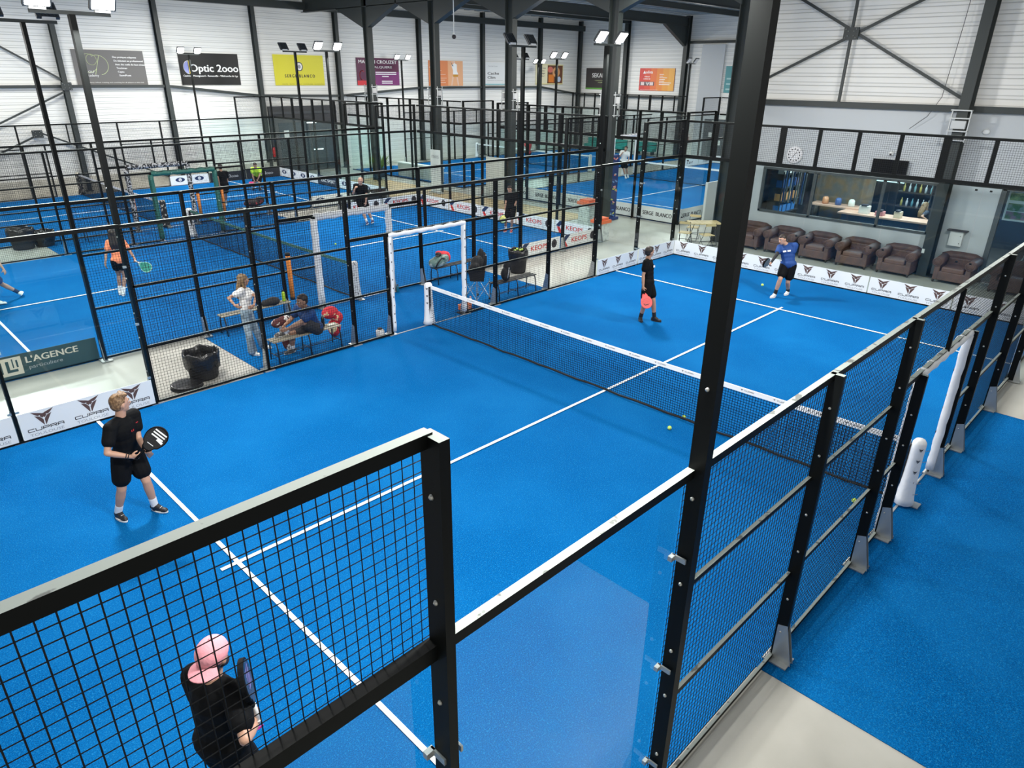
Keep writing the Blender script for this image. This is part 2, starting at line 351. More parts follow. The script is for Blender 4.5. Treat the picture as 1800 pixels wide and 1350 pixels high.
# cross bracing
def brace(name,segs,node,label,nrm):
    m=MB()
    for p,q in segs: m.bar(p,q,.07,.07,STEEL)
    o=tag(m.build(name),label,'brace')
    g=MB(); n=Vector(node); w=Vector(nrm)
    ax=Vector((0,0,1)).cross(w)
    M=Matrix((w,ax,Vector((0,0,1)))).transposed()
    g.box(n,(.05,.42,.32),STEEL,M); 
    for a in(-1,1):
        for c in(-1,1):
            for k in(.08,.15): g.sph(n+w*.04+ax*a*k+Vector((0,0,1))*c*(k*.75),.017,BOLT,6,4)
    g.build('gusset_plate',None,o); return o
X=13.42
brace('cross_brace',[((X,4.6,5.1),(X,-1.2,7.9)),((X,4.6,7.9),(X,-1.3,4.75)),((X-.03,1.98,4.6),(X-.03,1.98,8.8))],(X-.06,1.98,6.42),'dark steel cross brace with bolted centre plate on the siding above the bar','-1,0,0' and (-1,0,0))
Y=30.9
brace('cross_brace',[((-4.1,Y,2.3),(.45,Y,4.35)),((-4.1,Y,7.6),(.45,Y,4.75))],(.45,Y-.16,4.53),'thin dark cross brace meeting the column left of the grey banner',(0,-1,0))
brace('cross_brace',[((-1.0,Y,2.65),(4.7,Y,.1)),((-1.2,Y,2.5),(-4.2,Y,1.2))],(-1.1,Y-.05,2.6),'thin dark brace low on the far left wall behind the left courts',(0,-1,0))
# ---------------------------------------------------------------- wall banners
def banner(x0,x1,z0,z1,plane,pos,base,label,draw):
    m=MB()
    if plane=='Y':
        m.box(((x0+x1)/2,pos-.04,(z0+z1)/2),(x1-x0,.03,z1-z0),base); ux=(1,0,0); nrm=Vector((0,-1,0)); P=lambda a,b: Vector((x0+(x1-x0)*a,pos-.058,z0+(z1-z0)*b))
    else:
        m.box((pos-.04,(x0+x1)/2,(z0+z1)/2),(.03,abs(x1-x0),z1-z0),base); ux=(0,-1,0); nrm=Vector((-1,0,0)); P=lambda a,b: Vector((pos-.058,x0+(x1-x0)*a,z0+(z1-z0)*b))
    o=tag(m.build('wall_banner'),label,'banner','advertising banners on the hall walls')
    k=MB(); W_=abs(x1-x0); H_=z1-z0
    def T(t,a,b,h,m,width=None,bold=0,c=True): put_text(k,t,P(a,b)+nrm*.002,ux,(0,0,1),h*H_,m,width*W_ if width else None,c,bold)
    def Q(a0,b0,a1,b1,m,off=0): k.poly([P(a0,b0)+nrm*off,P(a1,b0)+nrm*off,P(a1,b1)+nrm*off,P(a0,b1)+nrm*off],m)
    def L(pts,w,m): stroke(k,[(p[0]*W_,p[1]*H_) for p in pts],w*H_,P(0,0),ux,(0,0,1),m,.003)
    def PG(pts,m,off=.001): k.poly([P(a,b)+nrm*off for a,b in pts],m)
    draw(T,Q,L,PG); k.build('banner_print',None,o); return o
LIME=mat('lime_ink',(.62,.72,.35),.5)
def d_golf(T,Q,L,PG):
    arc=lambda cx,cy,rx,ry,a0,a1:[(cx+rx*math.cos(R(a)),cy+ry*math.sin(R(a))) for a in range(a0,a1,10)]
    L(arc(.2,.62,.12,.26,60,330),.012,LIME); L(arc(.25,.72,.07,.15,0,360),.012,LIME)
    L([(.27,.3),(.36,.83)],.012,LIME); L(arc(.33,.57,.14,.28,-80,130),.012,LIME)
    T('GOLF',.2,.34,.07,WHITEINK); T('Academy',.22,.24,.07,WHITEINK)
    for i,(t,w) in enumerate((('Des pratiques adaptees',.34),('Du debutant au professionnel',.42),('Avec des outils de haut niveau',.43),('Trackman',.15),('Capto',.09),('SamPutt',.17))):
        T(t,.55+.01*i,.78-.105*i,.05,WHITEINK,w,.003,False)
    T('golf academy indoor training and coaching for all players at the club',.5,.06,.03,WHITEINK,.88)
def d_opt(T,Q,L,PG):
    c=(.14,.55)
    PG([(c[0]+.075*math.cos(R(a)),c[1]+.2*math.sin(R(a))) for a in range(90,271,12)],mat('pale_violet',(.35,.38,.75),.5))
    L([(c[0]+.078*math.cos(R(a)),c[1]+.2*math.sin(R(a))) for a in range(90,271,12)],.02,WHITEINK)
    L([(.16,.38),(.16,.74)],.05,mat('yellow_ink',(.85,.65,.12),.5))
    T('Optic 2ooo',.57,.42,.23,WHITEINK,.82,.012); T('Castres - Montgiscard - Ramonville - Villefranche de Lgs',.5,.26,.055,WHITEINK,.92,.003)
def d_sb(T,Q,L,PG):
    G=mat('grey_disc',(.33,.33,.38),.5)
    PG([(.5+.06*math.cos(R(a)),.62+.125*math.sin(R(a))) for a in range(0,360,15)],WHITEINK); L([(.5+.065*math.cos(R(a)),.62+.135*math.sin(R(a))) for a in range(0,361,15)],.03,G); PG([(.5+.03*math.cos(R(a)),.62+.065*math.sin(R(a))) for a in range(0,360,30)],G,.003)
    T('S E R G E   B L A N C O',.5,.26,.1,INK,.6,.009); T('HOMME   FEMME   ENFANT   CHAUSSURES   ACCESSOIRES',.55,.03,.022,INK,.85)
def d_mc(T,Q,L,PG):
    Q(0,0,.42,.17,mat('bright_red',(.65,.03,.04),.5),.001); Q(.42,.0,1,.5,mat('violet',(.20,.03,.16),.5),.001)
    T('MAISON CROUZET',.5,.8,.12,WHITEINK,.9,.004); T('DALQUERE',.58,.63,.08,WHITEINK,.5)
    L([(.12+.06*math.cos(R(a)),.36+.17*math.sin(R(a))) for a in range(60,300,15)],.03,REDINK)
    for b,a,w in((.46,.68,.5),(.39,.68,.5),(.31,.66,.16),(.13,.7,.26),(.06,.7,.26)): Q(a-w/2,b,a+w/2,b+.035,WHITEINK,.003)
def d_or(T,Q,L,PG):
    Q(.55,0,1,1,mat('pale_orange',(.80,.42,.22),.5),.001)
    SK=mat('banner_skin',(.80,.55,.42),.5)
    PG([(.02,.72),(.1,.98),(.3,.95),(.22,.7)],WHITEINK,.002)
    for b,w in((.6,.3),(.45,.42),(.3,.45),(.22,.4),(.12,.42)): Q(.06,b,.06+w,b+.02,mat('pale_print',(.85,.62,.5),.5),.003)
    PG([(.66,.82),(.74,.92),(.82,.86),(.82,.6),(.86,.46),(.7,.46),(.7,.62)],WHITEINK,.003)
    PG([(.7,.46),(.86,.46),(.84,.36),(.7,.36)],mat('gold_print',(.6,.28,.03),.5),.004)
    for s in((.7,.36,.66,.04),(.82,.36,.86,.04)): L([(s[0],s[1]),(s[2],s[3])],.08,SK)
    L([(.7,.8),(.66,.9),(.68,.98)],.04,SK); PG([(.74+.035*math.cos(R(a)),.96+.05*math.sin(R(a))) for a in range(0,360,40)],SK,.005)
def d_cc(T,Q,L,PG):
    T('CACHE CLIM',.25,.8,.05,GREYINK,.3); T('Cache',.27,.46,.11,INK,.36,.009); T('Clim',.21,.28,.11,INK,.24,.009); T('installation et entretien',.33,.19,.035,GREYINK,.5)
    Q(0,0,1,.06,mat('aqua_print',(.35,.62,.68),.5),.001); PG([(.82,.08),(.88,.3),(.94,.08)],GREYINK,.002)
def d_ye(T,Q,L,PG):
    Q(0,0,1,1,mat('cream_print',(.80,.72,.36),.5),.001); Q(0,.06,.42,.96,mat('pale_cream',(.85,.80,.55),.5),.002)
    for i,(t,w) in enumerate((('Rendez vous',.3),('chez nous,',.22),('pour manger',.26),('et boire !',.22))): T(t,.2,.78-.13*i,.07,INK,w,.004)
    BR=mat('brown_print',(.16,.06,.03),.5); BT=mat('food_tan',(.75,.38,.16),.5)
    Q(.42,.06,.98,.95,BR,.002); Q(.46,.1,.66,.5,mat('orange_food',(.75,.22,.03),.5),.003)
    PG([(.74+.14*math.cos(R(a)),.62+.25*math.sin(R(a))) for a in range(0,360,20)],BT,.004); PG([(.74+.07*math.cos(R(a)),.62+.12*math.sin(R(a))) for a in range(0,360,20)],BR,.005)
    PG([(.52+.1*math.cos(R(a)),.74+.15*math.sin(R(a))) for a in range(0,360,20)],mat('salmon_food',(.72,.2,.15),.5),.004); PG([(.85+.07*math.cos(R(a)),.26+.14*math.sin(R(a))) for a in range(0,360,20)],mat('plate_blue',(.55,.65,.8),.5),.005)
def d_se(T,Q,L,PG):
    Q(0,0,1,.07,mat('green_stripe',(.12,.35,.06),.5),.001); T('SEKANCE',.5,.56,.2,WHITEINK,.6,.005); T('- cuisines et bains -',.5,.4,.05,LIME,.45); T('MURET',.5,.3,.05,LIME,.2)
def d_ad(T,Q,L,PG):
    for i,c in enumerate(((.68,.09,.05),(.74,.17,.05),(.78,.26,.06),(.80,.35,.07),(.82,.42,.09))): Q(.16+.17*i,0,.16+.17*(i+1) if i<4 else 1,1,mat('warm_print_%d'%i,c,.5),.001)
    PG([(.1,.76),(.14,.9),(.18,.76)],WHITEINK,.003); T('adista',.28,.77,.13,WHITEINK,.2,.004)
    T('VIBREZ',.22,.6,.05,WHITEINK,.16,.003); T('CONNECTES',.22,.5,.05,WHITEINK,.2,.003)
    G=mat('photo_grey',(.12,.09,.1),.5); Q(.02,.22,.44,.4,G,.002)
    for a in(.1,.36): Q(a-.05,.24,a+.05,.38,mat('photo_skin',(.75,.6,.58),.5),.003)
    L([(.2+.0,.36),(.25,.24),(.3,.36),(.25,.33),(.2,.36)],.03,WHITEINK)
    for i,w in enumerate((.12,.1,.22,.16,.14,.34,.3)): Q(.58,.72-.075*i,.58+w,.745-.075*i,WHITEINK,.003)
    T('adista fibre et reseaux pour les entreprises',.3,.03,.03,WHITEINK,.5)
YW=31.15
banner(1.02,4.05,4.58,6.05,'Y',YW,mat('banner_grey',(.14,.135,.13),.5),'grey banner with looping green lines at the far left of the hall wall',d_golf)
banner(5.67,8.7,4.58,6.03,'Y',YW,mat('banner_black',(.012,.012,.012),.4),'black banner with large white lettering behind the lit floodlights',d_opt)
banner(10.66,13.69,4.55,6.08,'Y',YW,mat('banner_yellow',(.72,.66,.035),.5),'yellow banner with a round grey badge on the far left wall',d_sb)
banner(15.9,18.95,4.55,6.04,'Y',YW,mat('banner_purple',(.10,.015,.055),.5),'purple and red banner with white lettering behind a heavy column',d_mc)
banner(21.3,24.2,4.5,6.0,'Y',YW,mat('banner_orange',(.72,.24,.09),.5),'orange banner with a figure in white on the far left wall',d_or)
banner(26.2,29.2,4.55,5.98,'Y',YW,WHITEV,'white banner with two bold black words, partly hidden by a column',d_cc)
banner(31.33,34.35,4.58,5.95,'Y',YW,mat('banner_cream',(.8,.74,.4),.5),'cream and brown food banner nearest the corner of the hall',d_ye)
banner(30.4,27.4,4.27,5.75,'X',36.35,mat('banner_charcoal',(.045,.038,.038),.5),'charcoal banner with white capitals and a green lower edge',d_se)
banner(25.4,22.45,4.28,5.75,'X',36.35,mat('banner_red',(.62,.06,.05),.5),'banner shading from red to orange on the back wall',d_ad)
banner(18.55,17.2,4.28,5.9,'X',36.35,mat('banner_teal',(.10,.32,.34),.5),'teal banner half hidden behind the heavy column near the bar',lambda T,Q,L,PG:[Q(.1,.1+.2*i,.8,.16+.2*i,mat('pale_teal',(.4,.62,.62),.5),.002) for i in range(3)])
# ---------------------------------------------------------------- courts
def wiremesh(mb,axis,pos,a0,a1,z0,z1,cell=.05,w=.005,m=WIRE):
    def V(a,z,o): return (a,pos+o,z) if axis=='y' else (pos+o,a,z)
    n=max(1,round((a1-a0)/cell))
    for i in range(n+1):
        a=a0+(a1-a0)*i/n
        mb.add([V(a-w/2,z0,0),V(a,z0,-w/2),V(a+w/2,z0,0),V(a,z0,w/2),V(a-w/2,z1,0),V(a,z1,-w/2),V(a+w/2,z1,0),V(a,z1,w/2)],[(0,1,5,4),(1,2,6,5),(2,3,7,6),(3,0,4,7)],m)
    n=max(1,round((z1-z0)/cell))
    for i in range(n+1):
        z=z0+(z1-z0)*i/n
        mb.add([V(a0,z-w/2,w),V(a0,z,w/2),V(a0,z+w/2,w),V(a0,z,w*1.5),V(a1,z-w/2,w),V(a1,z,w/2),V(a1,z+w/2,w),V(a1,z,w*1.5)],[(0,1,5,4),(1,2,6,5),(2,3,7,6),(3,0,4,7)],m)
class Court:
    def __init__(s,name,cx,sx,cy,hw,detail=2,wire=.005): s.n=name; s.cx=cx; s.sx=sx; s.cy=cy; s.hw=hw; s.d=detail; s.w=wire
    def X(s,x): return s.cx+s.sx*x
    def Y(s,y): return s.cy+s.hw*y/5
def post(C,root,x,y,o,z1,w=.05,foot=True,axis='y',d=.11):
    """o = outward sign; axis: the direction pointing out of the court"""
    m=MB(); c=.03+d/2
    P=(x,y+o*c) if axis=='y' else (x+o*c,y)
    dim=(w,d) if axis=='y' else (d,w)
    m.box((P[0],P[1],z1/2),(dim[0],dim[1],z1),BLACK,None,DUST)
    p=m.build('post',None,root)
    if C.d>=2:
        g=MB()
        zs=[z for z in(.35,.75,1.3,1.7,2.3,2.75,3.3,3.8) if z<z1-.05]
        for z in zs:
            if axis=='y': g.sph((x-w/2,P[1]+.0,z),.013,BOLT,7,4); g.sph((x+w/2,P[1],z),.013,BOLT,7,4)
            else: g.sph((P[0],y-w/2,z),.013,BOLT,7,4)
        g.build('bolt_heads',None,p,True)
    if foot and C.d>=1:
        g=MB(); e=o*(.03+d)
        for sx in(-1,1):
            if axis=='y': g.prism([(x+sx*(w/2+.004),y+o*.05,.01),(x+sx*(w/2+.004),y+o*.05,.42),(x+sx*(w/2+.004),y+e,.45),(x+sx*(w/2+.004),y+e+o*.1,.01)],(.005,0,0),GALV)
            else: g.prism([(x+o*.05,y+sx*(w/2+.004),.01),(x+o*.05,y+sx*(w/2+.004),.42),(x+e,y+sx*(w/2+.004),.45),(x+e+o*.1,y+sx*(w/2+.004),.01)],(0,.005,0),GALV)
        if axis=='y': g.box((x,y+e*.75,.008),(.2,.24,.014),GALV)
        else: g.box((x+e*.75,y,.008),(.24,.2,.014),GALV)
        g.build('foot_bracket',None,p)
    return p
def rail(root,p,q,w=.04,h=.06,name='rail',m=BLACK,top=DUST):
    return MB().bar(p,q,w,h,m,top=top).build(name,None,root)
def side_fence(C,o,label,pad=None,xs=(-6,-3.93,-1.95,-1.03,1.12,2.12,4.05,6)):
    y=C.Y(5*o); f=thing('mesh_fence',label,'fence',(C.X(0),y,0))
    X=C.X; rz=(.03,1.03,2.06,3.02) if C.d>=1 else (.03,1.5,3.02)
    segs=[(a,b) for a,b in zip(xs,xs[1:]) if not(a<0<b)]
    gl,gr=[ (a,b) for a,b in zip(xs,xs[1:]) if a<0<b][0]
    yr=y+o*.045
    gi=xs.index(gl); wl,wr=xs[gi-1],xs[gi+2]
    for a in xs[1:-1]:
        post(C,f,X(a),y,o,2.2 if a in(gl,gr) else 3.05)
    for z in rz[:-1]:
        for a,b in segs:
            if z==2.06 and (a,b) in((wl,gl),(gr,wr)): continue
            rail(f,(X(a),yr,z),(X(b),yr,z),.03,.04,'rail')
    rail(f,(X(wl),yr,2.2),(X(wr),yr,2.2),.05,.06,'gate_header')
    rail(f,(X(-6),yr,rz[-1]),(X(6),yr,rz[-1]),.05,.06,'top_rail')
    for a,b in segs:
        m=MB(); wiremesh(m,'y',y+o*.015,X(a),X(b),.03,2.2 if (a,b) in((wl,gl),(gr,wr)) else 3.0,.05,C.w); m.build('mesh_panel',None,f)
    m=MB(); wiremesh(m,'y',y+o*.015,X(wl),X(wr),2.2,3.0,.05,C.w); m.build('mesh_panel',None,f)
    MB().box((X(0),y+o*.06,2.6),(.045,.05,.8),BLACK).build('short_post',None,f)
    MB().box((X(0),y+o*.02,.004),(X(gr)-X(gl),.03,.012),GALV).build('threshold',None,f)
    if pad:
        pc=.05 if C.n=='main' else .088; pr=.054 if C.n=='main' else .082
        for a in(gl,gr):
            s=1 if a<0 else -1; n=14
            pts=[(X(a)+s*(.05 if C.n=='main' else .01)+.005*math.sin(i*1.9),y+o*pc+.004*math.sin(i*2.7),.08+i*2.06/n) for i in range(n+1)]
            g=MB().tube(pts,[pr+.003*math.sin(i*2.3) for i in range(n+1)],10,pad)
            if C.d>=1 and pad is PAD:
                for k in range(1,11): g.sph((X(a)+s*.05-o*0,y+o*-.003,.1+k*.19),(.013,.006,.02),INK,6,4)
            g.build('gate_padding',None,f,True)
        n=20; pts=[(X(gl)+.02+(X(gr)-X(gl)-.04)*i/n,y+o*(pc-.005),2.17+.008*math.sin(i*2.1)) for i in range(n+1)]
        MB().tube(pts,[pr+.001+.006*math.sin(i*1.7) for i in range(n+1)],10,pad).build('header_padding',None,f,True)
    return f
def clip(root,x,y,z,ax,o):
    m=MB()
    if ax=='y': m.box((x,y+o*.02,z),(.05,.03,.035),GALV); m.box((x+.02,y+o*.06,z),(.012,.1,.035),GALV)
    else: m.box((x+o*.02,y,z),(.03,.05,.035),BLACK); m.box((x+o*.05,y+.02,z),(.06,.012,.035),BLACK)
    m.build('glass_clip',None,root)
def side_glass(C,o,e,label):
    """glass part of a side wall; e=-1 near end, +1 far end"""
    y=C.Y(5*o); X=C.X; f=thing('glass_wall',label,'glass wall',(X(8*e),y,0))
    for a in(6,8):
        x0,x1=sorted((X(e*a),X(e*(a+2)))); g=.012
        MB().box(((x0+x1)/2,y,1.52),(x1-x0-2*g,.012,2.96),GLASS).build('glass_pane',None,f)
        for z in(.5,1.45,2.4) if C.d>=2 else ():
            clip(f,x0+.05,y,z,'y',o); clip(f,x1-.05,y,z,'y',o)
    post(C,f,X(8*e),y,o,4.05); yr=y+o*.05
    post(C,f,X(10*e)-e*.03,y,o,4.05,.06)
    rail(f,(X(6*e),yr,3.03),(X(8*e),yr,3.03),.05,.06,'top_rail'); rail(f,(X(8*e),yr,3.03),(X(10*e),yr,3.03),.06,.08,'rail',top=None)
    rail(f,(X(8*e),yr,4.03),(X(10*e),yr,4.03),.05,.06,'top_rail'); rail(f,(X(6*e),yr-o*.05,.02),(X(10*e),yr-o*.05,.02),.03,.03,'sill',top=None)
    m=MB(); x0,x1=sorted((X(8*e),X(10*e))); wiremesh(m,'y',y+o*.015,x0,x1,3.02,4.02,.05,C.w); m.build('mesh_panel',None,f)
    return f
def end_wall(C,e,label,posts=False):
    x=C.X(10*e); f=thing('glass_wall',label,'glass wall',(x,C.Y(0),0)); Y=C.Y; xr=x+e*.05
    ys=[Y(v) for v in(-5,-3,-1,1,3,5)]
    for a,b in zip(ys,ys[1:]):
        MB().box((x,(a+b)/2,1.52),(.012,b-a-.012,2.96),GLASS).build('glass_pane',None,f)
        for z in(1.2,2.9) if C.d>=2 else ():
            clip(f,x,a+.15,z,'x',e); clip(f,x,b-.15,z,'x',e)
    if posts:
        for a in ys[1:-1]: post(C,f,x,a,e,4.05,axis='x')
    rail(f,(xr,ys[0],3.02),(xr,ys[-1],3.02),.07,.1,'beam',top=None)
    rail(f,(xr,ys[0],4.02),(xr,ys[-1],4.02),.05,.06,'top_rail')
    for i in range(1,10):
        w=.17 if i in(3,7) else .09
        MB().box((xr,Y(-5+i),3.52),(.05,w,.95),BLACK).build('short_post',None,f)
    m=MB(); wiremesh(m,'x',x+e*.015,ys[0],ys[-1],3.06,4.0,.05,C.w); m.build('mesh_panel',None,f)
    rail(f,(x,ys[0],.02),(x,ys[-1],.02),.03,.03,'sill',top=None)
    return f
def mast(C,x,y,o,label,lit=(1,1),energy=420):
    X=C.X(x); Yb=C.Y(y)+o*.085; t=thing('floodlight_mast',label,'light mast',(X,Yb,0),group='floodlight masts around the courts')
    X+=.03 if x<0 and o<0 else 0
    MB().box((X,Yb,2.96),(.06 if C.d<2 else .075,.11,5.92),BLACK).build('pole',None,t)
    g=MB(); s=-1 if x>0 else 1
    g.prism([(X-.045,Yb-.05,.01),(X-.045,Yb-.05,.42),(X-.045,Yb+o*.06,.45),(X-.045,Yb+o*.16,.01)],(.005,0,0),GALV); g.box((X,Yb+o*.03,.008),(.2,.26,.014),GALV); g.build('foot_bracket',None,t)
    if C.d>=2:
        g=MB()
        for z in(.6,1.2,1.62,2.2,2.86,3.6): g.sph((X-.04,Yb,z),.014,BOLT,8,5); g.sph((X+.04,Yb,z),.014,BOLT,8,5)
        g.build('bolt_heads',None,t,True)
    MB().box((X,Yb,5.94),(1.0,.06,.05),STEEL).build('cross_arm',None,t)
    for k,dx in enumerate((-.4,.4)):
        # head: a slab tilted over the court
        M=Euler((R(-38)*o*-1, 0, R(0))).to_matrix()
        M=Matrix.Rotation(R(-52)*o,3,'X')
        c=Vector((X+dx,Yb-o*.12,6.12)); h=MB()
        h.box(c,(.34,.30,.05),LAMPB,M)
        for q in range(6): h.box(c+M@Vector((-.14+q*.056,0,.035)),(.008,.26,.03),LAMPB,M)
        h.box((X+dx,Yb-o*.02,5.99),(.2,.06,.06),LAMPW)
        hd=h.build('floodlight',None,t)
        f=MB().box(c+M@Vector((0,0,-.03)),(.29,.25,.012),LAMPON if lit[k] else mat('floodlight_glass',(.5,.5,.5),.2),M).build('lens',None,hd)
    l=area('floodlight_lamp',(X,Yb-o*.3,5.95),.9,energy,(1,.98,.94),(R(40)*o*-1,0,0),.4); l.rotation_euler=(R(-42)*o,0,0)
    l.parent=t; l.matrix_parent_inverse=t.matrix_basis.inverted()
    return t
def net(C,label,tape=TAPE,padm=PAD,marks=False,single=None,padlab=''):
    x=C.X(0); y0,y1=C.Y(-5)+.05,C.Y(5)-.05; t=thing('court_net',label,'net',(x,C.cy,0))
    H=lambda y:.88+.04*((y-C.cy)/5)**2
    n=int((y1-y0)/.045); m=MB(); w=.008
    for i in range(n+1):
        y=y0+(y1-y0)*i/n; h=H(y)
        m.add([(x-w/2,y,.05),(x,y-w/2,.05),(x+w/2,y,.05),(x,y+w/2,.05),(x-w/2,y,h),(x,y-w/2,h),(x+w/2,y,h),(x,y+w/2,h)],[(0,1,5,4),(1,2,6,5),(2,3,7,6),(3,0,4,7)],CORD)
    for k in range(20):
        f=k/19; pts=[(x,y0+(y1-y0)*i/16,.05+(H(y0+(y1-y0)*i/16)-.05)*f) for i in range(17)]
        m.tube(pts,w*.55,4,CORD,False)
    m.build('net_mesh',None,t)
    g=MB(); K=24
    for i in range(K):
        a=y0+(y1-y0)*i/K; b=y0+(y1-y0)*(i+1)/K
        for s in(-1,1):
            g.poly([(x+s*.014,a,H(a)-.065),(x+s*.014,b,H(b)-.065),(x+s*.008,b,H(b)+.01),(x+s*.008,a,H(a)+.01)][::s],tape)
        g.poly([(x-.008,a,H(a)+.01),(x+.008,a,H(a)+.01),(x+.008,b,H(b)+.01),(x-.008,b,H(b)+.01)],tape)
    tp=g.build('net_tape',None,t)
    if marks:
        g=MB()
        for i in range(18):
            y=y0+.3+(y1-y0-.5)*i/18; o=(x-.0155,y,H(y)-.022)
            emblem(g,o,(0,-1,0),(0,0,1),.017,INK); wide_word(g,'CUPRA',(x-.0155,y-.12,H(y)-.03),(0,-1,0),(0,0,1),.15,.016,GREYINK)
        g.build('tape_print',None,tp)
    MB().tube([(x-.01,y0,.035)]+[(x-.012+.008*math.sin(i*1.3),y0+(y1-y0)*i/30,.03+.008*math.sin(i*2.1)) for i in range(1,30)]+[(x-.01,y1,.035)],.018,6,WIRE).build('bottom_cord',None,t)
    for o in(-1,1):
        y=(y1+.1) if o>0 else (y0-.1); pm=padm
        MB().box((x,y,.45),(.06,.08,.9),BLACK).build('net_post',None,t)
        g=MB(); rr=[(.15,.03),(.13,.12),(.115,.3),(.105,.5),(.1,.7),(.102,.86),(.098,.93),(.07,.97),(.02,.975)]
        g.lathe(rr,(x,y,0),16,pm,1,.85); pd=g.build('post_padding',None,t,True)
        g=MB(); 
        g.box((x-.03,y-o*.083,.48),(.05,.012,.84),mat('black_strap',(.01,.01,.01),.7)); g.build('lacing_strip',None,pd)
        MB().box((x+.05,y+o*.12,.008),(.16,.14,.014),GALV).build('base_plate',None,t)
        if marks:
            g=MB()
            for k in range(5):
                z=.14+k*.165; rad=.105+.02*max(0,.3-z)
                c=Vector((x-rad*.78-.004,y-.085*.62*rad/.105-.004,z+.06)); ux=Vector((.62,-.78,0)).normalized()
                emblem(g,c,ux,(0,0,1),.03,INK)
                wide_word(g,'CUPRA',c+ux*.085+Vector((.012,.006,-.008)),(ux+Vector((.3,.1,0))).normalized(),(0,0,1),.07,.012,GREYINK)
            g.build('padding_print',None,pd)
    return t
def turf(C,name='turf_carpet'):
    x0,x1=C.X(-10),C.X(10); y0,y1=C.Y(-5),C.Y(5)
    o=struct(MB().box(((x0+x1)/2,(y0+y1)/2,-.009),(x1-x0,y1-y0,.018),TURF).build(name))
    m=MB()
    for s in(-1,1): m.box((C.X(6.95*s),C.Y(0),.0125),(.05,y1-y0-.02,.005),LINE)
    m.box((C.X(0),C.Y(0),.0135),(C.X(7.15)-C.X(-7.15),.05,.005),LINE)
    m.build('court_line',None,o)
    return o
# ---- advertising boards on the glass
def board(C,axis,pos,a0,a1,o,base,label,draw,h=.44,inner=True):
    """thin printed board low on the glass; draws on both faces seen"""
    m=MB(); s=-1 if inner else 1
    if axis=='y':
        m.box(((a0+a1)/2,pos+s*o*.012,.03+h/2),(abs(a1-a0),.006,h),base)
    else: m.box((pos+s*o*.012,(a0+a1)/2,.03+h/2),(.006,abs(a1-a0),h),base)
    t=tag(m.build('advertising_board'),label,'board','advertising boards at the foot of the court walls'); k=MB()
    for face in(-1,1):      # the print faces both ways
        if axis=='y':
            # face -1 looks to -y: reading direction +x ; face +1 looks to +y: reading -x
            ux=Vector((1,0,0)) if face<0 else Vector((-1,0,0)); org=Vector((min(a0,a1) if face<0 else max(a0,a1),pos+s*o*.012+face*.0045,.03))
        else:
            ux=Vector((0,-1,0)) if face<0 else Vector((0,1,0)); org=Vector((pos+s*o*.012+face*.0045,max(a0,a1) if face<0 else min(a0,a1),.03))
        draw(k,org,ux,Vector((0,0,1)),abs(a1-a0),h)
        if face<0 and C.d<2 and not draw is d_eye: break
    k.build('board_print',None,t); return t
def d_cupra(n):
    def f(k,o,ux,uz,L,h):
        for i in range(n):
            c=o+ux*(L*(i+.5)/n)
            emblem(k,c+uz*h*.68,ux,uz,.155,COPPER); wide_word(k,'CUPRA',c+uz*h*.26,ux,uz,.48,h*.095,INK)
            put_text(k,'TOULOUSE',c+uz*h*.08,ux,uz,h*.1,GREYINK,.46)
    return f
def d_keops(k,o,ux,uz,L,h,n=1):
    for i in range(n):
        b=o+ux*(L*i/n); 
        k.poly([b+ux*.03+uz*h*.55,b+ux*.22+uz*h*.98,b+ux*.46+uz*h*.98,b+ux*.2+uz*h*.5],NAVY)
        k.poly([b+ux*.08+uz*h*.5,b+ux*.22+uz*h*.5,b+ux*.36+uz*h*.02,b+ux*.2+uz*h*.02],REDINK)
        put_text(k,'KEOPS',b+ux*.92+uz*h*.36,ux,uz,h*.34,REDINK,.78,True,.006)
        put_text(k,'infra centre',b+ux*1.05+uz*h*.12,ux,uz,h*.08,GREYINK,.3)
        c=b+ux*1.62+uz*h*.55; r=.13
        k.poly([c+ux*r*math.cos(R(a))+uz*r*1.05*math.sin(R(a)) for a in range(0,360,20)],INK)
        put_text(k,'A',c-uz*.05,ux,uz,.12,GREYINK,.1)
def d_eye(k,o,ux,uz,L,h,n=2):
    n=max(1,round(L/.85))
    for i in range(n):
        c=o+ux*(L*(i+.5)/n)+uz*h*.56
        k.poly([c+ux*.17*math.cos(R(a))*(1+.35*abs(math.cos(R(a))))+uz*.11*math.sin(R(a)) for a in range(0,360,15)],NAVY)
        nn=ux.cross(uz)*.0006
        k.poly([c+nn+ux*.075*math.cos(R(a))+uz*.075*math.sin(R(a)) for a in range(0,360,20)],WHITEINK)
        put_text(k,'G',c+nn*2-uz*.045,ux,uz,.09,NAVY,.08,True,.004)
def d_plain(t,ink,w=1.2,hh=.36,b=.32,ring=False):
    def f(k,o,ux,uz,L,h):
        c=o+ux*(L/2+(.15 if ring else 0)); put_text(k,t,c+uz*h*b,ux,uz,h*hh,ink,w,True,.007)
        if ring: stroke(k,[(.14*math.cos(R(a)),.14*math.sin(R(a))) for a in range(0,361,20)],.012,c-ux*(w/2+.22)+uz*h*.5,ux,uz,GREYINK)
    return f
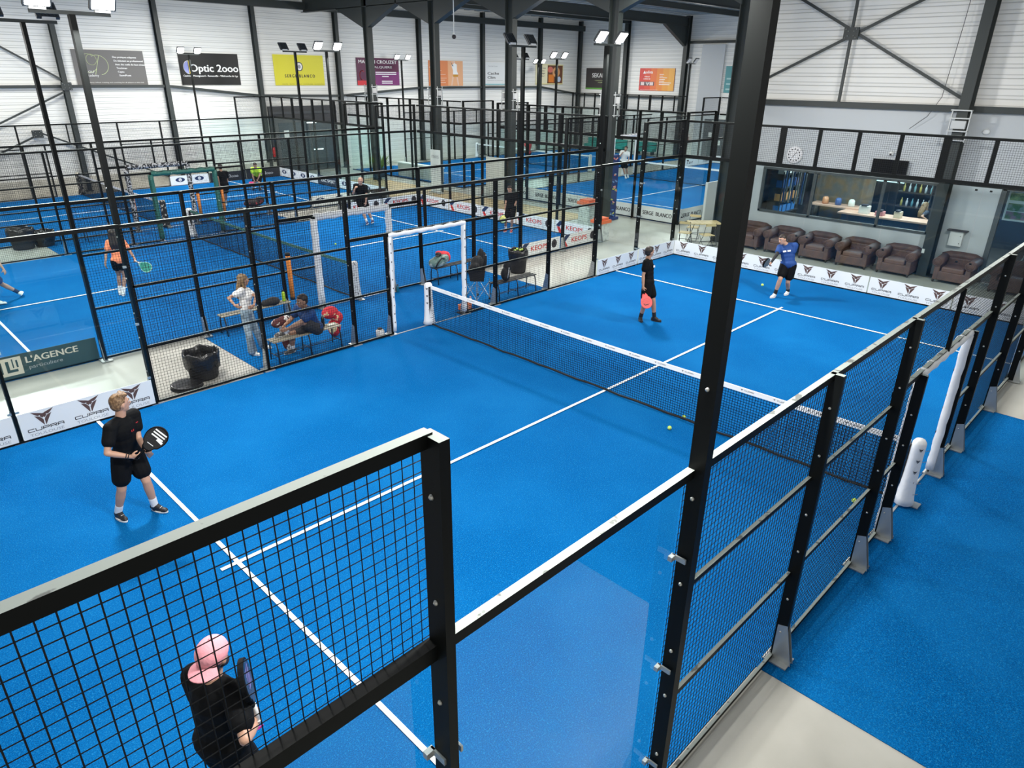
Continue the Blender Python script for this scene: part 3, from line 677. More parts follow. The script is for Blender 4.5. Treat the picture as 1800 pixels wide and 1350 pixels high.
def d_agence(k,o,ux,uz,L,h):
    B=mat('beige_ink',(.62,.56,.48),.5); D=mat('board_petrol',(.018,.055,.065),.45); nn=ux.cross(uz)*.0008
    p=lambda a,b,c,d,m,z=0: k.poly([o+nn*z+ux*a+uz*b,o+nn*z+ux*c+uz*b,o+nn*z+ux*c+uz*d,o+nn*z+ux*a+uz*d],m)
    p(.2,.06,.62,.4,B); 
    for a,b,c,d in((.26,.12,.31,.34),(.37,.12,.42,.34),(.42,.12,.54,.17),(.47,.2,.49,.37),(.53,.2,.56,.34)): p(a,b,c,d,D,1)
    put_text(k,"L'AGENCE",o+ux*1.12+uz*.24,ux,uz,.12,B,.86,True,.005); put_text(k,'particuliere',o+ux*.99+uz*.12,ux,uz,.07,GREYINK,.55)
C1=Court('main',0,1,0,5,2); C2=Court('second',-.12,.982,12.78,4.92,1); C3=Court('third',-.15,.98,24.95,4.9,1,.0042)
C4=Court('back',24.3,1.0,12.6,4.9,0,.0045); C5=Court('backleft',24.3,1.0,24.95,4.9,0,.0045)
for C in(C1,C2,C3,C4,C5): turf(C)
struct(MB().box((.05,-8.6,-.0075),(8.25,7.2,.009),TURF).build('turf_strip'))
struct(MB().box((.05,6.43,-.0075),(8.2,2.86,.009),TURF).build('turf_strip'))
struct(MB().box((-.1,18.88,-.0075),(8.1,2.3,.009),TURF).build('turf_strip'))
# main court
side_fence(C1,-1,'black mesh fence along the right side of the main court, with a padded gate',PAD,(-6,-3.84,-1.82,-1.0,1.14,2.2,4.2,6))
side_fence(C1,1,'black mesh fence along the left side of the main court by the benches',PAD)
side_glass(C1,-1,-1,'nearest glass and mesh corner wall of the main court, below the camera')
side_glass(C1,-1,1,'glass corner wall of the main court at the right edge by the armchairs')
side_glass(C1,1,-1,'glass corner wall behind the player in black at the left')
side_glass(C1,1,1,'glass corner wall of the main court at the far left corner')
end_wall(C1,1,'glass end wall of the main court in front of the armchairs')
net(C1,'black net with printed white tape across the main court',TAPE,PAD,True)
for x,y,o,l in((-6,-5,-1,'tall black mast in the right foreground, nearest the camera'),(6,-5,-1,'tall black mast at the far right of the main court'),(-6,5,1,'tall black mast left of the woman in orange'),(6,5,1,'black floodlight mast at the far left end of the main court fence')):
    mast(C1,x,y,o,l,energy=620)
# second court
side_fence(C2,-1,'black mesh fence of the second court facing the walkway, white padded gate',PAD)
side_fence(C2,1,'black mesh fence on the far side of the second court, green padded gate',GREENPAD)
side_glass(C2,-1,-1,'glass wall of the second court above the dark green board'); side_glass(C2,-1,1,'glass wall at the right corner of the second court')
side_glass(C2,1,-1,'glass wall of the second court at the far left edge'); side_glass(C2,1,1,'glass wall at the far corner of the second court')
end_wall(C2,1,'glass end wall of the second court with red lettered boards',True)
net(C2,'black net with dark green tape across the second court',mat('green_tape',(.02,.10,.075),.6,noise=(30,(.4,.5,.45),.62,.66)),mat('printed_padding',(.72,.72,.70),.6,noise=(18,(.10,.10,.10),.60,.64)))
for x,y,o,l in((-6,-5,-1,'leftmost tall mast, beside the dark green board'),(6,-5,-1,'mast behind the middle court, between the two heavy columns'),(6,5,1,'mast in front of the gap right of the yellow banner'),(-6,5,1,'mast outside the left edge on the second court')): mast(C2,x,y,o,l,energy=520)
# third court
side_fence(C3,-1,'black mesh fence of the third court facing the second court',mat('chequered_padding',(.55,.55,.55),.6,noise=(16,(.02,.02,.02),.48,.5)))
side_fence(C3,1,'black mesh fence of the third court along the white hall wall',None)
side_glass(C3,-1,1,'glass wall at the near corner of the third court'); side_glass(C3,1,1,'glass wall at the far corner of the third court by the entrance'); side_glass(C3,-1,-1,'glass wall of the third court at the left edge'); side_glass(C3,1,-1,'glass wall of the third court at the far left')
end_wall(C3,1,'glass end wall of the third court with eye logo boards',True)
net(C3,'black net with pale tape on the third court',mat('pale_tape',(.6,.6,.62),.6,noise=(30,(.05,.05,.08),.6,.64)),mat('banded_padding',(.02,.02,.02),.6,noise=(12,(.6,.55,.45),.55,.58)))
for x,y,o,l,lit in((6,5,1,'lit mast in front of the black banner',(1,1)),(6,-5,-1,'mast in front of the yellow banner with unlit lamp heads',(0,0))): mast(C3,x,y,o,l,lit,400)
# back courts
side_fence(C4,-1,'fence on the right side of the back court',None); side_fence(C4,1,'fence between the two back courts, nearer one',PAD); side_fence(C5,-1,'fence between the two back courts, farther one',None); side_fence(C5,1,'fence of the farthest court along the hall wall',None)
end_wall(C4,-1,'glass end wall of the back court above the black lettered boards',True); end_wall(C5,-1,'glass end wall of the farthest court behind the counter',True); end_wall(C4,1,'far glass end wall of the back court under the orange banner',True); end_wall(C5,1,'far glass end wall of the farthest court in the corner',True)
side_glass(C4,-1,-1,'glass wall at the near corner of the back court by the white partition'); side_glass(C4,1,-1,'glass wall of the back court at its left near corner'); side_glass(C5,-1,-1,'glass wall of the farthest court at its near corner'); side_glass(C4,-1,1,'glass wall of the back court by the entrance doors'); side_glass(C4,1,1,'glass wall at the far left of the back court'); side_glass(C5,1,1,'glass wall of the farthest court in the hall corner')
net(C4,'net with white tape on the back court',TAPE,PAD); net(C5,'net on the farthest court behind the columns',TAPE,PAD)
for C,x,y,o,l,lit in((C4,-6,5,1,'mast on the back court left of the cream banner',(1,1)),(C4,6,5,1,'mast in front of the orange back wall banner',(0,0)),(C4,6,-5,-1,'mast on the back court right of the orange back wall banner',(1,1)),(C4,-6,-5,-1,'mast on the back court near the tall corner post',(1,1)),
    (C5,-6,5,1,'mast in front of the purple banner',(1,1)),(C5,-6,-5,-1,'mast beside the middle heavy column',(1,0)),(C5,6,5,1,'mast at the far left corner of the farthest court',(1,1))): mast(C,x,y,o,l,lit,330)
# boards
for a0,a1,l in((-9.98,-8.04,'white winged logo board at the left edge, leftmost panel'),(-7.97,-6.04,'white winged logo board behind the player in black with three marks')):
    board(C1,'y',5,a0,a1,1,WHITEV,l,d_cupra(3))
for a0,a1,l in((6.04,7.97,'white winged logo board just right of the far mast base'),(8.03,9.97,'white winged logo board in the far left corner of the main court')):
    board(C1,'y',5,a0,a1,1,WHITEV,l,d_cupra(3))
for i,l in enumerate(('at the far left corner by the bistro chairs','behind the tall black post','behind the player in blue','right of the player in blue','at the right corner of the main court')):
    y1=4.98-2*i; board(C1,'x',10,y1,y1-1.97,1,WHITEV,'winged logo board on the end wall, '+l,d_cupra(3))
board(C2,'y',C2.Y(-5),C2.X(-8)+.04,C2.X(-6)-.04,-1,mat('board_petrol',(.018,.055,.065),.45),"dark green board with a square beige emblem at the left edge",d_agence,inner=False)
xe=C2.X(10)
for i in range(5):
    y0=C2.Y(-5+2*i)+.02; board(C2,'x',xe,y0+1.93,y0,1,WHITEV,'white red lettered board on the second court end wall, %s from the right'%('first second third fourth fifth'.split()[i]),lambda k,o,ux,uz,L,h:d_keops(k,o,ux,uz,L,h))
for a,b,l in((6,8,'between the ball basket and a post'),(8,10,'beside the white display column')):
    board(C2,'y',C2.Y(-5),C2.X(a)+.03,C2.X(b)-.03,-1,WHITEV,'white board with red capitals at the walkway corner, '+l,lambda k,o,ux,uz,L,h:d_keops(k,o,ux,uz,L,h),inner=False)
for a,b,l in((6,8,'left one'),(8,10,'right one')):
    board(C2,'y',C2.Y(5),C2.X(a)+.03,C2.X(b)-.03,1,WHITEV,'white board with red capitals on the far side of the second court, '+l,lambda k,o,ux,uz,L,h:d_keops(k,o,ux,uz,L,h))
board(C3,'y',C3.Y(-5),C3.X(6)+.03,C3.X(8)-.03,-1,WHITEV,'eye logo board on the near side of the third court, left of the bald man',d_eye,inner=False)
board(C3,'y',C3.Y(-5),C3.X(8)+.03,C3.X(10)-.03,-1,mat('banner_black',(.01,.01,.01)),'black board with pale lettering behind the bald man',d_plain('Optic 2ooo',WHITEINK,1.1,.42),inner=False)
xe=C3.X(10)
for i in range(5):
    y0=C3.Y(-5+2*i)+.02; dark=i==2
    board(C3,'x',xe,y0+1.93,y0,1,mat('board_navy',(.02,.03,.05)) if dark else WHITEV,'board on the third court end wall, %s'%['eye logos nearest the wooden floor','eye logos beside the post','dark navy with white marks','eye logos left of the navy one','eye logos in the far corner'][i],d_plain('IDEC SPORT',WHITEINK,1.3,.34) if dark else d_eye)
for a,b,dk in((4,6,0),(6,8,1),(8,10,1)):
    board(C3,'y',C3.Y(5),C3.X(a)+.03,C3.X(b)-.03,1,mat('board_black2',(.012,.012,.014)) if dk else WHITEV,'board along the hall wall side, %s'%{4:'white behind the man in black',6:'black behind the player in yellow',8:'black in the corner'}[a],d_plain('Optic 2ooo',mat('grey_letter',(.4,.4,.4)),1.1,.34) if dk else d_eye)
for i in range(5):
    y0=C4.Y(-5+2*i)+.02
    board(C4,'x',C4.X(-10),y0+1.93,y0,-1,WHITEV,'white board with wide black lettering under the back court glass, %s'%['at its right corner','left of the corner board','behind the blue display','behind the white column','leftmost'][i],d_plain('SERGE  BLANCO',INK,1.35,.3,.34,True),h=.5,inner=False)
    board(C4,'x',C4.X(10),y0+1.93,y0,1,WHITEV,'board at the far end of the back court, place %s from the right'%'one two three four five'.split()[i],d_plain('adidas',INK,.7,.3) if i!=1 else d_plain('BABOLAT',INK,.9,.3))
board(C4,'y',C4.Y(-5),C4.X(-10)+.03,C4.X(-8)-.03,-1,WHITEV,'white board with wide black lettering round the corner beside the white partition',d_plain('SERGE  BLANCO',INK,1.35,.3,.34,True),h=.5,inner=False)
for a,b in((6,8),(8,10)): board(C4,'y',C4.Y(5),C4.X(a)+.03,C4.X(b)-.03,1,WHITEV,'board on the left side of the back court, %s'%('left' if a==6 else 'right'),d_plain('K-BAT',INK,.7,.3))
# ================================================================ furniture and small things
WOODL=mat('pale_wood_slat',(.40,.36,.27),.5,noise=(9,(.30,.27,.2),.45,.7)); TUBE=mat('black_tube',(.02,.02,.022),.4)
BAGB=mat('black_fabric',(.012,.012,.014),.75,bump=(30,.4)); LINER=mat('black_bin_liner',(.014,.014,.015),.28,bump=(16,1.0))
LEATHER=mat('brown_leather',(.125,.064,.052),.55,noise=(4,(.08,.045,.04),.4,.7),bump=(60,.2))
def bench(x0,x1,y0,y1,label,WOODL=WOODL):
    """slatted bench along x"""
    t=thing('bench',label,'bench',((x0+x1)/2,(y0+y1)/2,0),group='slatted benches beside the courts')
    for i in range(3):
        y=y0+(y1-y0)*(i+.5)/3; MB().box(((x0+x1)/2,y,.44),(x1-x0,(y1-y0)/3-.045,.022),WOODL).build('slat',None,t)
    for x in(x0+.06,(x0+x1)/2,x1-.06):
        m=MB(); m.tube([(x-.0,y0-.02,.0),(x,y0,.30),(x,y0+.03,.40),(x,y0+.08,.425),(x,y1-.08,.425),(x,y1-.03,.40),(x,y1,.30),(x,y1+.02,0)],.014,8,TUBE)
        m.tube([(x,y0-.01,.14),(x,y1+.01,.14)],.009,6,TUBE); m.build('leg_frame',None,t,True)
    m=MB()
    for y in(y0+.12,y1-.12): m.tube([(x0+.06,y,.14),(x1-.06,y,.14)],.008,6,TUBE)
    m.build('foot_rail',None,t,True); return t
bench(-3.68,-2.16,5.22,5.54,'slatted bench with the seated man in blue on it')
bench(-3.72,-2.1,7.40,7.68,'slatted bench behind the woman in jeans, green bottle on it')
bench(2.16,3.66,7.42,7.70,'slatted bench with the green and red bag at its left end',mat('dark_wood_slat',(.05,.045,.04),.5))
bench(2.3,3.76,5.20,5.52,'slatted bench with a black backpack, nearest the far mast',mat('dark_wood_slat',(.05,.045,.04),.5))
bench(-3.75,-2.2,19.2,19.5,'slatted bench far left, beside the two dark bins',mat('dark_wood_slat',(.05,.045,.04),.5))
bench(2.3,3.9,19.3,19.6,'slatted bench at the far walkway with a black racket bag',mat('dark_wood_slat',(.05,.045,.04),.5))
def lump(name,parts,m,vox=.012,smooth=6,disp=None,parent=None):
    """soft object: union of round shapes, remeshed into one skin"""
    b=MB()
    for q in parts:
        if q[0]=='s': b.sph(q[1],q[2],None,14,10,q[3] if len(q)>3 else None)
        elif q[0]=='c': b.cone(q[1],q[2],q[3],q[4],None,12)
        else: b.box(q[1],q[2],None,q[3] if len(q)>3 else None)
    o=b.build(name,m,parent,True)
    r=o.modifiers.new('r','REMESH'); r.mode='VOXEL'; r.voxel_size=vox; r.use_smooth_shade=True
    s=o.modifiers.new('s','SMOOTH'); s.factor=.5; s.iterations=smooth
    return o
def binx(x,y,r,h,label,liner=True,fill=None):
    t=thing('waste_bin',label,'bin',(x,y,0)); random.seed(int(x*10))
    m=MB(); m.lathe([(r*.8,.0),(r*.84,.05),(r*.95,h*.7),(r,h),(r*.96,h),(r*.9,h*.6),(r*.7,.08),(.01,.07)],(x,y,0),28,BAGB); m.build('tub',None,t,True)
    if liner:
        b=MB(); n=44; vs=[]; prof=[(1.02,-.26),(1.05,-.17),(1.07,-.08),(1.05,.0),(.98,.022),(.93,.0),(.9,-.12),(.84,-.3),(.3,-.38),(.01,-.38)]
        for i,(a,z) in enumerate(prof):
            for k in range(n):
                th=2*math.pi*k/n; w=1+.025*math.sin(7*th+i)+.018*math.sin(17*th+i*2); dz=.02*math.sin(5*th+2)+(.035*math.sin(9*th) if i==0 else .008*math.sin(11*th))
                vs.append((x+r*a*w*math.cos(th),y+r*a*w*math.sin(th),h+z+dz))
        F=[(i*n+k,i*n+(k+1)%n,(i+1)*n+(k+1)%n,(i+1)*n+k) for i in range(len(prof)-1) for k in range(n)]
        b.add(vs,F,LINER).build('bin_liner',None,t,True)
    return t
binx(-4.93,5.62,.30,.50,'round black bin with a loose black liner on the bare concrete')
l=MB(); l.lathe([(.01,.05),(.2,.055),(.25,.04),(.27,.012),(.28,.0),(.255,.0),(.24,.02)],(-5.35,5.40,0),28,BAGB); l.lathe([(.24,.055),(.27,.05),(.27,.035),(.24,.035)],(-5.35,5.40,0.005),28,LINER)
tag(l.build('bin_lid',None,None,True),'round black lid lying on the concrete beside the open bin','lid')
binx(-4.72,19.62,.36,.62,'larger dark bin at the far left walkway',True); binx(-4.12,19.66,.32,.46,'lower dark bin right of the larger one at the far left',True)
b=binx(4.78,6.9,.27,.64,'tall black ball bin full to the rim beside the red lettered board',True)
BALL=mat('tennis_ball_yellow',(.52,.72,.12),.8,bump=(60,.3)); BSEAM=mat('ball_seam',(.8,.85,.7),.7)
def ball(x,y,z,label):
    b=MB(); b.sph((0,0,0),.0335,BALL,20,12)
    o=b.build('padel_ball',None,None,True); o.location=(x,y,z)
    s=[]
    for i in range(40):
        a=2*math.pi*i/40; v=Vector((math.cos(a),math.sin(a),.55*math.sin(2*a))).normalized()*.0337; s.append(v)
    c=MB().tube(s,.0012,4,BSEAM,False,True).build('seam',None,o); c.matrix_parent_inverse=Matrix()
    return tag(o,label,'ball','padel balls')
ball(-.46,-1.66,.034,'yellow ball on the turf just in front of the net, nearer one')
ball(.05,-1.61,.034,'yellow ball lying behind the net mesh near the two posts')
ball(-.47,-4.58,.034,'yellow ball beside the right fence near the gate')
ball(7.5,.76,.36,'yellow ball in the air bouncing beside the player in blue')
ball(2.78,13.4,.034,'pale ball on the second court left of the white padded gate')
for i,(dx,dy) in enumerate(((-.08,.05),(.06,.1),(.1,-.06),(-.02,-.1))): ball(4.78+dx,6.9+dy,.63+.01*i,'ball at the top of the black ball bin, one of four')
def bottle(x,y,z,r,h,m,cap,label,cm=None):
    t=MB().lathe([(r*.9,0),(r,.01),(r,h*.72),(r*.8,h*.8),(r*.45,h*.86),(r*.45,h*.9)],(x,y,z),16,m).build('bottle',None,None,True)
    MB().lathe([(r*.6,h*.88),(r*.6,h*.99),(r*.5,h)],(x,y,z),14,cap).build('cap',None,t,True); return tag(t,label,'bottle')
bottle(-2.2,7.55,.452,.04,.26,mat('lime_bottle',(.42,.62,.03),.35),BAGB,'lime green bottle standing on the bench behind the jeans')
bottle(-2.48,5.42,.452,.036,.24,mat('black_bottle',(.012,.014,.016),.3),mat('grey_cap',(.2,.2,.2),.4),'slim black bottle standing on the bench right of the seated man')
bottle(-1.28,5.16,.0,.09,.19,mat('white_jug',(.80,.78,.76),.4),BAGB,'squat white jug with pinkish print by the padded gate post')
bottle(1.02,7.62,.0,.035,.2,mat('teal_bottle',(.01,.13,.2),.3),BAGB,'small dark teal bottle on the ground by the second court gate')
bottle(1.62,5.45,.0,.033,.24,mat('clear_bottle',(.7,.72,.74),.15),mat('pink_cap',(.7,.3,.35),.4),'clear water bottle standing behind the net tape')
s=MB(); s.box((1.32,5.32,.06),(.28,.16,.12),mat('orange_box',(.85,.18,.05),.6)); s.box((1.32,5.32,.125),(.3,.18,.02),mat('orange_lid',(.9,.26,.1),.6))
for i in range(4): s.box((1.22+.065*i,5.238,.06),(.015,.004,.1),WHITEINK)
tag(s.build('shoe_box'),'small orange shoe box on the ground behind the net post','box')
tag(MB().box((1.25,5.16,.008),(.5,.2,.016),BAGB).build('floor_mat'),'flat black mat at the foot of the white gate padding','mat')
# paper on bench end
tag(MB().box((-2.3,5.4,.456),(.16,.1,.006),mat('pale_paper',(.7,.7,.62),.6)).build('paper_sheet'),'pale folded sheet on the right end of the near bench','paper')
# bags
t=lump('sports_bag',[('s',(2.36,7.54,.60),(.26,.16,.16)),('s',(2.5,7.5,.66),(.16,.14,.14)),('s',(2.2,7.55,.58),(.15,.14,.13))],mat('green_grey_bag',(.13,.22,.19),.6,noise=(7,(.42,.48,.44),.5,.55)))
tag(t,'green and grey sports bag on the bench beyond the left gate','bag'); MB().tube([(2.14,7.4,.5),(2.2,7.36,.62),(2.33,7.37,.72),(2.45,7.39,.68)],.018,8,BAGB).build('strap',None,t,True)
tag(lump('red_jacket',[('s',(2.55,7.56,.78),(.14,.12,.07)),('s',(2.66,7.52,.68),(.07,.1,.14)),('s',(2.42,7.6,.82),(.1,.08,.05))],mat('coral_cloth',(.80,.05,.07),.8,bump=(12,.8))),'coral red jacket thrown over the green bag','jacket')
tag(lump('black_cap',[('s',(2.32,7.5,.80),(.09,.08,.06)),('s',(2.24,7.44,.78),(.06,.05,.015))],BAGB,.008),'black cap lying on top of the green bag','cap')
t=lump('backpack',[('s',(2.72,5.34,.62),(.12,.12,.17)),('s',(2.80,5.36,.78),(.10,.10,.14)),('s',(2.70,5.27,.56),(.09,.07,.1))],BAGB,.01); tag(t,'black backpack leaning on the slatted bench nearest the far mast','bag')
MB().tube([(2.66,5.2,.55),(2.68,5.19,.68),(2.74,5.23,.8)],.012,6,mat('grey_piping',(.5,.5,.5),.6)).build('piping',None,t,True)
t=lump('sports_bag',[('s',(-2.5,7.5,.52),(.17,.13,.1)),('s',(-2.66,7.52,.50),(.1,.1,.08))],BAGB,.01); tag(t,'small black bag on the bench behind the woman in jeans','bag')
t=lump('racket_bag',[('s',(3.0,19.45,.60),(.42,.15,.14)),('s',(3.25,19.42,.68),(.2,.12,.14))],mat('bag_black_red',(.02,.015,.015),.7,noise=(6,(.35,.05,.05),.6,.62)),.015); tag(t,'black racket bag with red print on the far bench behind the man in black','bag')
t=lump('towel_bag',[('s',(-3.26,5.78,.62),(.16,.1,.1)),('s',(-3.12,5.8,.66),(.12,.1,.09)),('s',(-3.2,5.76,.45),(.07,.09,.12)),('s',(-3.16,5.74,.25),(.1,.1,.22))],mat('maroon_cloth',(.09,.02,.02),.8,noise=(6,(.75,.72,.68),.52,.55)),.012); tag(t,'maroon and white bag standing in front of the seated man','bag')
t=lump('red_bag',[('s',(-2.05,5.85,.55),(.19,.13,.14)),('s',(-1.9,5.82,.42),(.12,.12,.14)),('s',(-1.98,5.85,.2),(.14,.14,.2))],mat('red_cloth',(.55,.02,.035),.75,noise=(7,(.75,.62,.35),.58,.62)),.012); tag(t,'red and cream bag standing behind the seated man in blue','bag')
# folding ball cart with black hopper
t=thing('ball_cart','black folding ball cart with silver crossed legs by the left gate','cart',(2.1,5.72,0))
m=MB(); m.lathe([(.02,.50),(.2,.50),(.25,.52),(.29,.78),(.30,.80),(.27,.8),(.23,.6),(.02,.58)],(2.1,5.72,0),4,BAGB); m.build('hopper',None,t)
m=MB(); P4=[(2.1+a*.22,5.72+c*.22) for a,c in((-1,-1),(1,-1),(1,1),(-1,1))]
for i in range(4):
    a=P4[i]; c=P4[(i+1)%4]; m.tube([(*a,.03),(*a,.55)],.009,6,GALV); m.tube([(*a,.06),(*c,.48)],.006,6,GALV); m.tube([(*c,.06),(*a,.48)],.006,6,GALV)
m.build('leg_frame',None,t)
for a in P4: MB().sph((*a,.03),.03,BAGB,10,6).build('wheel',None,t,True)
t=lump('racket_bag',[('s',(2.12,5.75,.92),(.2,.11,.2)),('s',(2.3,5.8,1.05),(.1,.08,.22)),('s',(2.0,5.7,.86),(.16,.1,.12)),('s',(2.46,5.85,.92),(.09,.06,.22))],mat('bag_black_mark',(.012,.012,.013),.7,noise=(5,(.45,.40,.38),.66,.68)),.012)
tag(t,'black racket bag standing on the folding ball cart','bag')
# orange foam tubes on the fences
for x,y,z0,z1,l in((-1.87,7.76,.43,1.42,'orange foam tube strapped to the second court fence above the seated man'),(1.13,19.95,.35,1.1,'orange foam tube on the far fence, middle one of three'),(2.05,19.95,.3,1.2,'orange foam tube on the far fence, right one of three by the man in black'),(-1.12,19.95,.5,1.28,'orange foam tube on the far fence, left one of three')):
    t=MB().tube([(x,y,z0),(x,y,z1)],.055,14,ORANGE).build('foam_tube',None,None,True); tag(t,l,'padding')
    for z in(z0-.02,z1+.02): MB().tube([(x,y,z-.03),(x,y,z+.03)],.057,14,BAGB).build('end_cap',None,t,True)
# crumbs on the floor
# ---------------------------------------------------------------- armchairs in front of the bar
def armchair(x,y,label,rz=0):
    t=thing('armchair',label,'armchair',(0,0,0),group='brown leather club armchairs along the bar wall')
    # faces -x ; origin at front centre floor, depth .85, width 1.06
    MB().box((.47,0,.2),(.82,.92,.26),LEATHER).build('seat_base',None,t,False,.03)
    MB().box((.36,0,.38),(.62,.56,.16),LEATHER).build('seat_cushion',None,t,False,.045)
    for s in(-1,1):
        m=MB(); m.box((.44,s*.385,.30),(.78,.14,.46),LEATHER); n=14
        a=m.build('arm_rest',None,t,False,.03)
        r=MB(); r.tube([(.04,s*.405,.57),(.3,s*.405,.57),(.8,s*.405,.60)],.13,16,LEATHER)
        for k in range(3): r.tube([(.035,s*.405+(.115-.035*k)*math.cos(q*math.pi/8),.57+(.105-.035*k)*math.sin(q*math.pi/8)) for q in range(16)],.008,5,LEATHER,False,True)
        r.build('rolled_arm',None,a,True)
    b=MB(); b.box((.74,0,.46),(.2,.62,.36),LEATHER); bk=b.build('backrest',None,t,False,.04)
    r=MB(); r.tube([(.78,-.47,.60),(.80,-.3,.67),(.8,0,.68),(.8,.3,.67),(.78,.47,.60)],.12,16,LEATHER); r.build('rolled_back',None,bk,True)
    m=MB()
    for i in range(5):
        for k in range(2): m.sph((.635,-.24+.12*i,.50+.1*k),.012,mat('leather_button',(.03,.015,.012),.4),6,4)
    m.build('buttons',None,bk,True)
    for a,c in((.1,.42),(.1,-.42),(.82,.42),(.82,-.42)): MB().lathe([(.025,0),(.035,.04),(.035,.08)],(a,c,0),10,mat('dark_foot',(.02,.015,.012),.4)).build('foot',None,t,True)
    t.location=(x,y,0); t.rotation_euler=(0,0,rz); return t
a0=armchair(12.5,1.58,'brown leather armchair directly behind the player in blue')
for y,l in((3.9,'brown leather armchair nearest the bistro table, partly behind the tall black post'),(2.75,'brown leather armchair to the left behind the player in blue'),(.42,'brown leather armchair second to the right of the player in blue'),(-.78,'brown leather armchair just left of the dark steel column'),(-2.27,'brown leather armchair under the white wall box right of the column'),(-3.65,'brown leather armchair at the right edge in front of the glass door')):
    dup(a0,(12.5 if y>-2 else 12.6,y,0),None,l)
# ---------------------------------------------------------------- bistro table and chairs
BW=mat('light_varnished_wood',(.62,.47,.24),.45); BI=mat('thin_dark_metal',(.03,.032,.035),.4)
t=thing('bistro_table','pale wooden folding table by the tall corner post','table',(12.0,5.15,0),R(-42))
def loc(o,t): o.matrix_parent_inverse=Matrix(); return o
for i in range(7): loc(MB().box((-.45+.15*i,0,.74),(.14,.62,.025),BW).build('slat',None,t),t)
m=MB()
for x in(-.42,.42):
    m.tube([(x,-.26,.73),(x,.26,.02)],.012,6,BI); m.tube([(x,.26,.73),(x,-.26,.02)],.012,6,BI)
m.tube([(-.42,-.26,.02),(.42,-.26,.02)],.012,6,BI); m.tube([(-.42,.26,.02),(.42,.26,.02)],.012,6,BI); m.tube([(-.42,0,.38),(.42,0,.38)],.01,6,BI)
loc(m.build('leg_frame',None,t,True),t)
def bchair(x,y,rz,l):
    t=thing('folding_chair',l,'chair',(x,y,0),rz,group='folding bistro chairs')
    for i in range(4): loc(MB().box((-.15+.1*i,0,.45),(.085,.38,.018),BW).build('slat',None,t),t)
    loc(MB().box((-.2,0,.80),(.02,.38,.08),BW).build('back_slat',None,t),t)
    m=MB()
    for s in(-.18,.18):
        m.tube([(-.22,s,.85),(-.1,s,.45),(.2,s,.01)],.009,6,BI); m.tube([(.18,s,.44),(-.22,s,.01)],.009,6,BI)
    for p,q in(((.2,-.18,.01),(.2,.18,.01)),((-.22,-.18,.01),(-.22,.18,.01)),((.05,-.18,.22),(.05,.18,.22))): m.tube([p,q],.008,6,BI)
    loc(m.build('folding_frame',None,t,True),t)
bchair(11.55,4.75,R(60),'folding wooden chair in front of the bistro table'); bchair(12.35,5.75,R(200),'folding wooden chair behind the bistro table, left side'); bchair(11.35,5.45,R(20),'folding wooden chair at the left end of the bistro table, nearest the corner post')
# ---------------------------------------------------------------- things on and near the bar wall
t=thing('wall_clock','round white wall clock above the bar window','clock',(13.5,3.12,2.98))
m=MB(); m.lathe([(.25,0),(.26,.02),(.26,.05),(.22,.06),(.01,.055)],(0,0,0),32,mat('clock_white',(.78,.78,.8),.35)); m.xf(Matrix.Translation((13.59,3.12,2.98))@Matrix.Rotation(R(-90),4,'Y')); m.build('clock_face',None,t,True)
m=MB()
for i in range(12):
    a=i*math.pi/6; m.box((13.525,3.12+.18*math.sin(a),2.98+.18*math.cos(a)),(.006,.03,.04),INK)
m.build('hour_marks',None,t)
for n_,(dy,dz) in (('hour_hand',(-.07,.1)),('minute_hand',(.06,-.09))): MB().bar((13.522,3.12,2.98),(13.522,3.12+dy,2.98+dz),.014,.006,INK).build(n_,None,t)
t=tag(MB().box((13.50,.2,2.86),(.05,.98,.44),mat('screen_black',(.006,.006,.008),.25)).build('television'),'wide black television above the bar window','television'); MB().box((13.47,.2,2.86),(.01,.94,.4),mat('screen_glass',(.004,.004,.005),.15)).build('screen',None,t)
t=MB(); t.sph((13.54,.25,3.24),(.06,.07,.07),WHITEV,14,8); t=t.build('security_camera',None,None,True); tag(t,'small white dome camera above the television','camera'); MB().sph((13.485,.25,3.22),.028,INK,10,6).build('dome_lens',None,t,True)
t=MB().sph((13.55,-1.98,3.97),(.05,.09,.075),WHITEV,14,8).build('wall_light',None,None,True); tag(t,'small white oval wall light right of the cable cage','light')
t=tag(MB().box((13.5,-1.97,1.12),(.14,.34,.42),mat('box_white',(.66,.67,.66),.45)).build('wall_box',None,None,False,.01),'white electrical box on the grey wall right of the column','box'); MB().box((13.48,-1.97,1.345),(.22,.5,.03),INK).build('shelf',None,t); 
for z in(1.0,1.2): MB().sph((13.425,-2.08,z),.012,INK,6,4).build('knob',None,t)
tag(MB().box((13.07,-1.33,.72),(.02,.07,.12),WHITEV).build('light_switch'),'small white switch low on the column beside the bar','switch')
tag(MB().tube([(13.5,-.9,8.6),(13.42,-.85,6.6),(13.42,-.75,4.8),(13.44,-.5,4.3),(13.48,-.1,3.95)],.008,5,INK).build('hanging_cable'),'thin black cable hanging down the siding by the column','cable')
tag(MB().tube([(12.4,18.3,8.8),(12.4,18.3,6.8)],.02,6,WHITEV).build('hanging_rod'),'thin white rod hanging from the roof beam near the centre','rod')
t=MB(); t.sph((12.4,18.3,6.68),.09,INK,10,8); t.box((12.4,18.3,6.8),(.08,.08,.08),WHITEV); tag(t.build('hanging_camera',None,None,True),'small black camera hanging on the white rod','camera')
